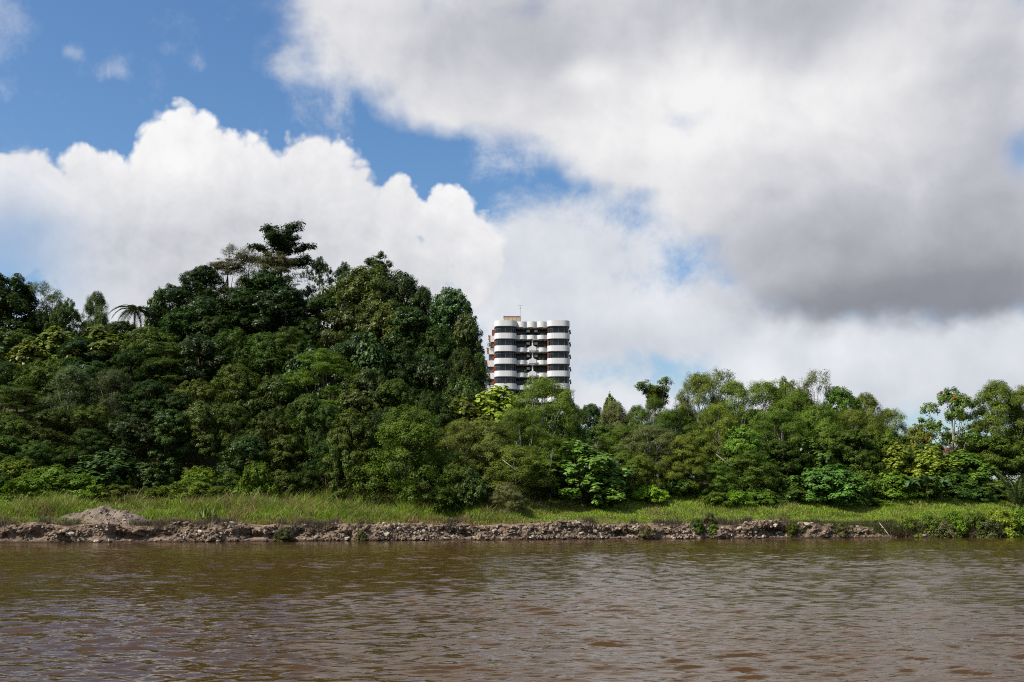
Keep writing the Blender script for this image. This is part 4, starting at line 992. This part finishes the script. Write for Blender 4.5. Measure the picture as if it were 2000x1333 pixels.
# right-hand wood, body
for (sp, px, yt, w, Y, c) in [('airy_c', 1215, 830, 100, 118, G_MID), ('airy_a', 1270, 832, 120, 115, G_GREY), ('airy_b', 1330, 800, 110, 119, G_MID), ('airy_c', 1335, 850, 100, 113, G_OLIVE), ('airy_a', 1400, 790, 120, 118, G_OLIVE), ('airy_b', 1530, 800, 120, 119, G_MID),
                              ('airy_c', 1600, 790, 120, 120, G_MID), ('airy_a', 1660, 800, 110, 120, G_OLIVE), ('airy_c', 1225, 880, 90, 112, G_OLIVE)]:
    plant(sp, px, yt, w, Y, c, '%s slender tree with pale limbs in the wood under %s' % (tint_word(c), landmark(px)), 'pale-limbed trees inside the far wood')
plant('fine_b', 1255, 885, 70, 110.5, G_OLIVE, 'small upright olive bush tree at the edge of the short grass')
plant('drape_b', 1450, 832, 92, 114, (0.080, 0.130, 0.016), 'vivid green creeper-topped tree against the dark wood')
plant('fine_b', 1460, 880, 110, 112, G_MID, 'bushy tree under the vivid green creeper-topped tree')
plant('fine_b', 1395, 905, 80, 111.5, G_MID, 'rounded bush beside the fallen pale branch')
plant('broad_b', 1520, 860, 120, 115, G_DARK, 'dark tree behind the big creeper mound')
plant('bigleaf_a', 1580, 855, 90, 116, G_MID, 'large-leaved tree above the big creeper mound')
plant('broad_b', 1660, 840, 120, 117, G_DARK, 'dark glossy tree above the right end of the creeper mound')
plant('broad_d', 1720, 840, 100, 119, G_MID, 'medium green tree behind the large-leaved thickets')
plant('bigleaf_b', 1745, 862, 120, 118, G_YEL, 'yellowish large-leaved tree below the notch of the skyline')
plant('bigleaf_a', 1810, 872, 120, 118, G_YEL, 'yellowish large-leaved tree below the blossoming tree')
plant('bigleaf_b', 1880, 880, 120, 118, G_MID, 'large-leaved tree between the banana plants and the tall full-crowned tree')
plant('broad_b', 1945, 850, 120, 120, G_MID, 'green tree filling in behind the fan of palm fronds')
plant('broad_d', 2010, 860, 100, 119, G_MID, 'green tree behind the fan of palm fronds at the end of the bank')
plant('mound_a', 1615, 908, 150, 111, (0.060, 0.104, 0.018), 'big rounded mound of creepers casting shade on the grass')
plant('mound_b', 1690, 918, 90, 113, G_MID, 'creeper shelf leaning off the big rounded mound')
for (sp, px, yt, w, Y, c) in [('mound_a', 1740, 920, 100, 113, G_BRIGHT), ('mound_b', 1790, 940, 110, 113, G_MID), ('mound_a', 1850, 915, 100, 115, G_MID), ('mound_b', 1880, 945, 110, 113.5, G_BLUE), ('mound_a', 1930, 935, 110, 115, G_MID), ('mound_b', 1985, 955, 110, 114, G_MID), ('mound_a', 1330, 925, 80, 112, G_DARK), ('mound_b', 1265, 945, 90, 110, G_BRIGHT), ('mound_a', 1520, 925, 90, 112.5, G_DARK), ('mound_b', 1480, 950, 80, 110.5, G_MID)]:
    plant(sp, px, yt, w, Y, c, '%s creeper thicket along the grass under %s' % (tint_word(c), landmark(px)), 'creeper thickets under the far wood', 'shrub')
for (sp, px, yt, w, Y, c) in [('shrub_b', 1400, 960, 60, 108, G_MID), ('shrub_a', 1440, 958, 70, 108, G_BRIGHT), ('shrub_a', 1495, 962, 60, 109, G_MID), ('shrub_b', 1550, 950, 60, 110, G_MID), ('shrub_b', 1180, 955, 60, 108, G_DARK), ('shrub_b', 860, 950, 70, 107, G_MID), ('shrub_a', 1700, 975, 70, 110, G_BRIGHT)]:
    plant(sp, px, yt, w, Y, c, '%s low shrub growing in the grass before %s' % (tint_word(c), landmark(px)), 'shrubs in front of the far wood')
for (sp, px, yt, w, s, c) in [('shrub_a', 1770, 1008, 60, 1.6, G_YEL), ('shrub_b', 1815, 1002, 60, 1.8, G_OLIVE), ('shrub_a', 1860, 998, 70, 1.7, G_BRIGHT), ('shrub_a', 1905, 1000, 70, 1.5, G_OLIVE), ('shrub_b', 1950, 992, 70, 1.9, G_YEL), ('shrub_a', 1990, 990, 80, 1.6, G_BRIGHT), ('shrub_b', 1840, 1012, 60, .9, G_BROWN), ('shrub_b', 1930, 1012, 70, .8, G_BROWN)]:
    X = px_x(px, 112); Y = float(yw(np.array([X]))[0]) + s
    plant(sp, px, yt, w, Y, c, '%s bushy growth overhanging the water at the overgrown end of the bank' % tint_word(c), 'growth along the overgrown end of the bank', sink=0.2, shift=False)
for (sp, px, yt, w, s, c) in [('shrub_b', 1361, 1012, 26, .7, G_DARK), ('shrub_b', 1386, 1000, 24, .9, G_BROWN), ('shrub_b', 1392, 1022, 30, .5, G_OLIVE), ('shrub_b', 556, 1030, 36, .3, G_GREY), ('shrub_b', 705, 1034, 22, .2, G_GREY), ('shrub_b', 1545, 1018, 22, .6, G_OLIVE), ('shrub_b', 1262, 1026, 36, .4, G_BROWN), ('shrub_b', 1640, 1020, 26, .6, G_BROWN)]:
    X = px_x(px, 95 + px * .01); Y = float(yw(np.array([X]))[0]) + s
    p = plant(sp, px, yt, w, Y, c, '%s spindly bush rooted in the rubble of the bank' % tint_word(c), 'bushes rooted in the bank rubble', shift=False)
    zb = at(px, yt + 36, Y)[2]; p.location.z = zb; p.scale.z = (at(px, yt, Y)[2] - zb) / SP[sp]['H']

# hanging vine columns
for i, (px, yt) in enumerate([(655, 872), (678, 880)]):
    Y = 110.3; X, _, z1 = at(px, yt, Y); z0 = gz(X, Y)
    r_ = np.random.default_rng(70 + i); n = 1500; t_ = r_.random(n)
    rad = 0.34 + 0.16 * np.sin(t_ * 9 + i); d = sph(r_, n); d[:, 2] *= .3
    C = np.c_[.25 * np.sin(t_ * 4), 0 * t_, t_ * (z1 - z0)] + d * rad[:, None]
    V, Q = leaf_quads(C, norm(d + r_.normal(size=d.shape) * .4), norm(np.c_[r_.normal(size=(n, 2)) * .4, -np.ones(n)]), .26, .15)
    vroot = empty('hanging_vine', (X, Y, z0)); tag(vroot, 'column of green vine hanging from the arching tree down to the grass', 'vine', 'hanging vine columns')
    o = obj('foliage', arr_mesh('foliage', V, Q, mat=M['leaf']), vroot); o.color = (.085, .125, .025, 1)
    m_ = MB(); m_.tube([(0, 0, 0), (.2, 0, (z1 - z0) * .4), (-.1, 0, z1 - z0)], .05, 5); obj('stem', m_.mesh('stem', M['bark']), vroot)

# ------------------------------------------------------------------ palms and bananas
def frond_mesh(name, length, nleaf, ll, arch, seed, mat, width=.07, dropp=.5):
    r_ = np.random.default_rng(seed); mb = MB()
    t_ = np.linspace(0, 1, 9); ax = np.c_[t_ * length * (1 - .18 * arch * t_), 0 * t_, length * (.35 * t_ - arch * .75 * t_ ** 2.2)]
    mb.tube(ax, np.linspace(.05, .012, 9), 4)
    k = np.linspace(.12, 1, nleaf); C0 = np.stack([np.interp(k, t_, ax[:, j]) for j in range(3)], 1)
    for sd in (-1, 1):
        l_ = ll * np.sin(np.clip(k * 1.02, 0, 1) * 2.6 + .35) * r_.uniform(.85, 1.1, nleaf)
        dirv = norm(np.c_[np.full(nleaf, .55), np.full(nleaf, sd * .8), np.full(nleaf, -dropp) + r_.normal(0, .12, nleaf)])
        V, Q = leaf_quads(C0 + dirv * l_[:, None] * .5, norm(np.c_[r_.normal(0, .15, nleaf), np.full(nleaf, sd * .4), np.ones(nleaf)]), dirv, l_, width)
        mb.add(V, Q)
    return mb.mesh(name, mat)
fr_a = frond_mesh('frond', 3.6, 50, .85, 1.25, 1, M['leaf'], .10, .9)
pxx, _, pzt = at(264, 596, 150); pb = gz(pxx, 150)
palm = empty('palm_tree', (pxx, 150, pb)); tag(palm, 'dark palm with drooping fronds on the hill skyline', 'palm tree')
m_ = MB(); ht = pzt - pb - .6; m_.tube([(0, 0, 0), (.1, 0, ht * .5), (0, 0, ht)], [.17, .13, .11], 8); obj('trunk', m_.mesh('trunk', M['bark'], True), palm)
for i in range(20):
    o = obj('frond', fr_a, palm, (0, 0, ht), (0, pr_.uniform(-.55, .5), i * 2.4 + pr_.uniform(-.2, .2)), (pr_.uniform(.85, 1.1),) * 3); o.color = (.040, .055, .022, 1)
fr_n = frond_mesh('frond', 5.0, 70, .95, .45, 2, M['leaf'], .10, .1)
def nipa(px, yb, Y, n, label):
    X = at(px, yb, Y)[0]; root = empty('nipa_palm', (X, Y, gz(X, Y) + .1)); tag(root, label, 'palm')
    for i in range(n):
        o = obj('frond', fr_n, root, (0, 0, 0), (0, pr_.uniform(-1.15, -.7), i * 2.4 + .4), (pr_.uniform(.8, 1.05),) * 3); o.color = (.085, .115, .035, 1)
    m_ = MB(); m_.tube([(0, 0, -.2), (0, 0, .5)], [.3, .2], 8); obj('stem', m_.mesh('stem', M['bark']), root)
nipa(1988, 985, 124, 11, 'trunkless palm with long upright fronds at the overgrown end of the bank')
def banana_leaf(seed):
    r_ = np.random.default_rng(seed); n = 15; t_ = np.linspace(0, 1, n); L = 2.3
    ax = np.c_[t_ * L * .8, 0 * t_, L * (.55 * t_ - .75 * t_ ** 2.3)]
    w = .34 * np.sin(np.clip(t_ * 1.0 + .08, 0, 1) * math.pi) ** .6
    mb = MB()
    for sd in (-1, 1):
        V = []; Q = []
        for i in range(n - 1):
            g_ = .04 if r_.random() < .5 else 0.0
            a, b = ax[i], ax[i + 1]; e1 = a + np.array([.10, sd * w[i], -.10 * r_.random()]); e2 = b + np.array([.10 - g_, sd * w[i + 1], -.10 * r_.random()])
            k = len(V); V += [a, b, e2, e1]; Q.append((k, k + 1, k + 2, k + 3) if sd < 0 else (k, k + 3, k + 2, k + 1))
        mb.add(V, Q)
    mb.tube(ax, np.linspace(.035, .008, n), 4)
    return mb.mesh('leaf', M['leaf_gloss'])
bl = [banana_leaf(i) for i in range(3)]
for i, (px, yb, Y, h_) in enumerate([(1812, 985, 123.5, 2.6), (1775, 985, 124, 2.1), (1840, 990, 124, 2.2)]):
    X = at(px, yb, Y)[0]; zt_ = at(px, 935, Y)[2]; zb = gz(X, Y)
    root = empty('banana_plant', (X, Y, zb)); tag(root, 'banana plant with arching torn leaves rising out of the thickets', 'banana plant', 'banana plants in the thickets')
    m_ = MB(); hs = max(1.2, zt_ - zb - .5); m_.tube([(0, 0, 0), (.05, 0, hs)], [.13, .08], 7); obj('stem', m_.mesh('stem', M['leaf']), root).color = (.09, .10, .04, 1)
    for k in range(8):
        o = obj('leaf', bl[k % 3], root, (0, 0, hs), (0, pr_.uniform(-.75, .1), k * 2.4 + i), (pr_.uniform(.8, 1.1),) * 3); o.color = (.075, .130, .045, 1)

# ------------------------------------------------------------------ grass
gr_ = np.random.default_rng(17)
def blades(n, xlo, xhi, slo, shi, hfun, tintfun, keep=None, lean=.5, wd=.058, onbank=False):
    x = gr_.uniform(xlo, xhi, n); s = slo + (shi - slo) * gr_.random(n)
    y = yw(x) + s
    if keep is not None:
        k = gr_.random(n) < keep(x, s, y); x, s, y = x[k], s[k], y[k]
    if onbank:
        zz = np.interp(s, prof_s, prof_z); y, z = bank_pt(x, s, zz)
    else: z = np.maximum(ground_z(x, y), np.where(s < 3.3, bank_pt(x, s, np.interp(s, prof_s, prof_z))[1], -9))
    n = len(x); h = hfun(x, s, y) * gr_.uniform(.55, 1.25, n)
    a = gr_.uniform(0, 6.283, n); ln = h * lean * gr_.uniform(.3, 1.5, n)
    b = gr_.uniform(-.9, .9, n); wv = np.c_[np.cos(b), np.sin(b), 0 * b] * (wd * gr_.uniform(.6, 1.4, n) * .5)[:, None]
    P0 = np.c_[x, y, z - .05]; dv = np.c_[np.cos(a) * ln, np.sin(a) * ln, 0 * a]
    P1 = P0 + dv * .35 + np.c_[0 * h, 0 * h, h * .6]; P2 = P0 + dv + np.c_[0 * h, 0 * h, h * (1 - .15 * lean)]
    V = np.stack([P0 - wv, P0 + wv, P1 + wv * .8, P1 - wv * .8, P2], 1)
    base = np.arange(n) * 5
    Q = np.stack([base, base + 1, base + 2, base + 3], 1); T = np.stack([base + 3, base + 2, base + 4], 1)
    c = tintfun(x, s, y, n) * gr_.uniform(.7, 1.3, (n, 1))
    return V.reshape(-1, 3), Q, T, np.repeat(np.c_[c, np.ones(n)], 5, 0)
def build_grass(name, sets, label, cat):
    mb = MB(); cols = []
    for V, Q, T, c in sets: mb.add(V, Q, T); cols.append(c)
    me = mb.mesh(name, M['grass']); a = me.attributes.new('tint', 'FLOAT_COLOR', 'POINT')
    a.data.foreach_set('color', np.concatenate(cols).astype(np.float32).ravel())
    return tag(obj(name, me), label, cat, kind='stuff')
def pxof(x, y): return 1000 + x / y * F * 0.985
def gh(x, s, y):
    p = pxof(x, y)
    tall = np.interp(p, [-200, 100, 300, 880, 1000, 1080, 1420, 1560, 1700, 2200], [1.3, 1.25, 1.25, 1.5, 1.1, .45, .5, .65, .5, .7])
    patch = np.interp(fbm(x * .35, y * .5, oct=4, seed=41), [.33, .67], [.45, 1.35])
    return tall * patch * np.interp(s, [2.2, 4.0, 7, 12], [.25, .55, .9, 1.0])
def gt(x, s, y, n):
    p = pxof(x, y)
    green = np.array([.195, .265, .026]); lime = np.array([.235, .315, .032]); dry = np.array([.215, .145, .065]); dk = np.array([.080, .115, .018])
    f = fbm(x * .45, y * .7, oct=4, seed=43)[:, None]; f2 = fbm(x * .9, y * .9, oct=3, seed=47)[:, None]
    wl = np.interp(p, [900, 1050], [0, 1])[:, None]
    c = green * (1 - wl) + lime * wl
    c = c + (dk - c) * np.clip((.46 - f) * 4, 0, .6)
    dryk = np.clip((f2 - .49) * 6, 0, 1) * np.interp(p, [0, 950, 1080, 1600], [.85, .85, .3, .35])[:, None] + np.interp(s, [2.2, 4.5], [.75, 0])[:, None]
    c = c + (dry - c) * np.clip(dryk * gr_.uniform(.4, 1.2, (n, 1)), 0, 1)
    return c
def keep_mound(x, s, y):
    return np.where((((x - mx_) / 4.0) ** 2 + ((y - my_ - .3) / 1.7) ** 2) < 1, .06, 1.0)
def seedh(x, s, y): return gh(x, s, y) * 1.25 + .1
def seedt(x, s, y, n): return np.tile([0.240, 0.184, 0.080], (n, 1))
build_grass('grass', [blades(150000, -56, 66, 2.2, 17, gh, gt, keep_mound), blades(50000, -56, 66, 2.2, 8, gh, gt, keep_mound),
                      blades(16000, -56, 30, 4.5, 13, seedh, seedt, lambda x, s, y: np.clip((fbm(x * .5, y * .6, oct=3, seed=53) - .45) * 4, 0, 1) * keep_mound(x, s, y), wd=.05)],
            'rough green and straw coloured grass covering the strip between bank and trees', 'grass')
def tuftk(x, s, y): return np.clip((fbm(x * .55, x * 0 + 2.2, oct=3, seed=57) - .50) * 7, 0, 1) * np.interp(pxof(x, y), [0, 500, 2000], [.9, .8, 1])
build_grass('dry_grass', [blades(30000, -50, 60, .55, 2.4, lambda x, s, y: .42 + .35 * fbm(x * .4, s, oct=2, seed=59), lambda x, s, y, n: np.tile([0.084, 0.066, 0.042], (n, 1)), tuftk, .55, .028),
                          blades(20000, 26, 62, .3, 2.6, lambda x, s, y: np.interp(x, [26, 40], [.2, .55]), lambda x, s, y, n: np.tile([0.080, 0.092, 0.022], (n, 1)), None, .6, .05),
                          blades(7000, 37, 62, .05, .9, lambda x, s, y: .45 + 0 * x, lambda x, s, y, n: np.tile([0.068, 0.044, 0.024], (n, 1)), None, .9, .04)],
            'greyish brown dry grass tufts fringing the edge of the bank', 'grass')
# fleshy pale-leaved weed clump right of the gravel heap
r_ = np.random.default_rng(31)
X, Y = px_x(405, 99), 99.2
wd_ = empty('weed_clump', (X, Y, gz(X, Y))); tag(wd_, 'clump of tall broad-bladed weeds beside the gravel heap', 'weeds')
m_ = MB(); m_.add([(-.05, 0, 0), (.05, 0, 0), (.11, .1, .5), (-.11, .1, .5), (0, .32, .95)], [(0, 1, 2, 3)], [(3, 2, 4)])
me_wl = m_.mesh('leaf', M['leaf_gloss'])
for i in range(34):
    o = obj('leaf', me_wl, wd_, (r_.normal(0, .7), r_.normal(0, .3), r_.uniform(0, .5)), (r_.uniform(-.3, .5), 0, r_.uniform(0, 6.28)), (1, 1, r_.uniform(.7, 1.4))); o.color = (.16, .20, .05, 1)
# driftwood pole, red scrap, fallen pale branches
X = px_x(1733, 111); Yp = float(yw(np.array([X]))[0])
m_ = MB(); m_.tube([(-.5, .9, 1.45), (-.1, .4, .7), (.35, -.1, -.15)], [.03, .045, .05], 7); m_.tube([(-.2, .5, .9), (-.5, .35, 1.0)], [.03, .015], 5)
o = obj('driftwood', m_.mesh('driftwood', M['drift'], True), None, (X, Yp - .25, 0)); tag(o, 'bare pale pole leaning against the bank where the greenery begins', 'driftwood')
X = px_x(922, 98); yy, zz = top_z(X, .95)
V, Q = rock_geo(7); o = obj('plastic_bag', arr_mesh('plastic_bag', V * np.array([1, .7, .5]), Q, mat=M['plastic_red']), None, (X, yy - .1, zz + .08), (0, 0, .3), (.26, .22, .2)); tag(o, 'crumpled red plastic bag caught on the stones of the bank edge', 'plastic bag')
for i, (px, py, Y, dx, dz, l_) in enumerate([(1418, 905, 118, 1.0, -.9, 'fallen pale branch slanting out of the dark wood by a rounded bush'), (1075, 905, 112.5, .2, 1.3, 'short upright bare stem in front of the spreading pale-leaved tree'), (1000, 915, 110, .9, -.8, 'thin bare branch slanting out of the olive bush tree')]):
    p = at(px, py, Y); m_ = MB(); m_.tube([(-dx, 0, -dz), (.08, 0, .05), (dx, 0, dz)], [.045, .035, .015], 6); m_.tube([(0, 0, 0), (dx * .2, -.1, abs(dz) * .7)], [.022, .01], 5)
    tag(obj('bare_branch', m_.mesh('bare_branch', M['bark_pale'], True), None, p), l_, 'branch')
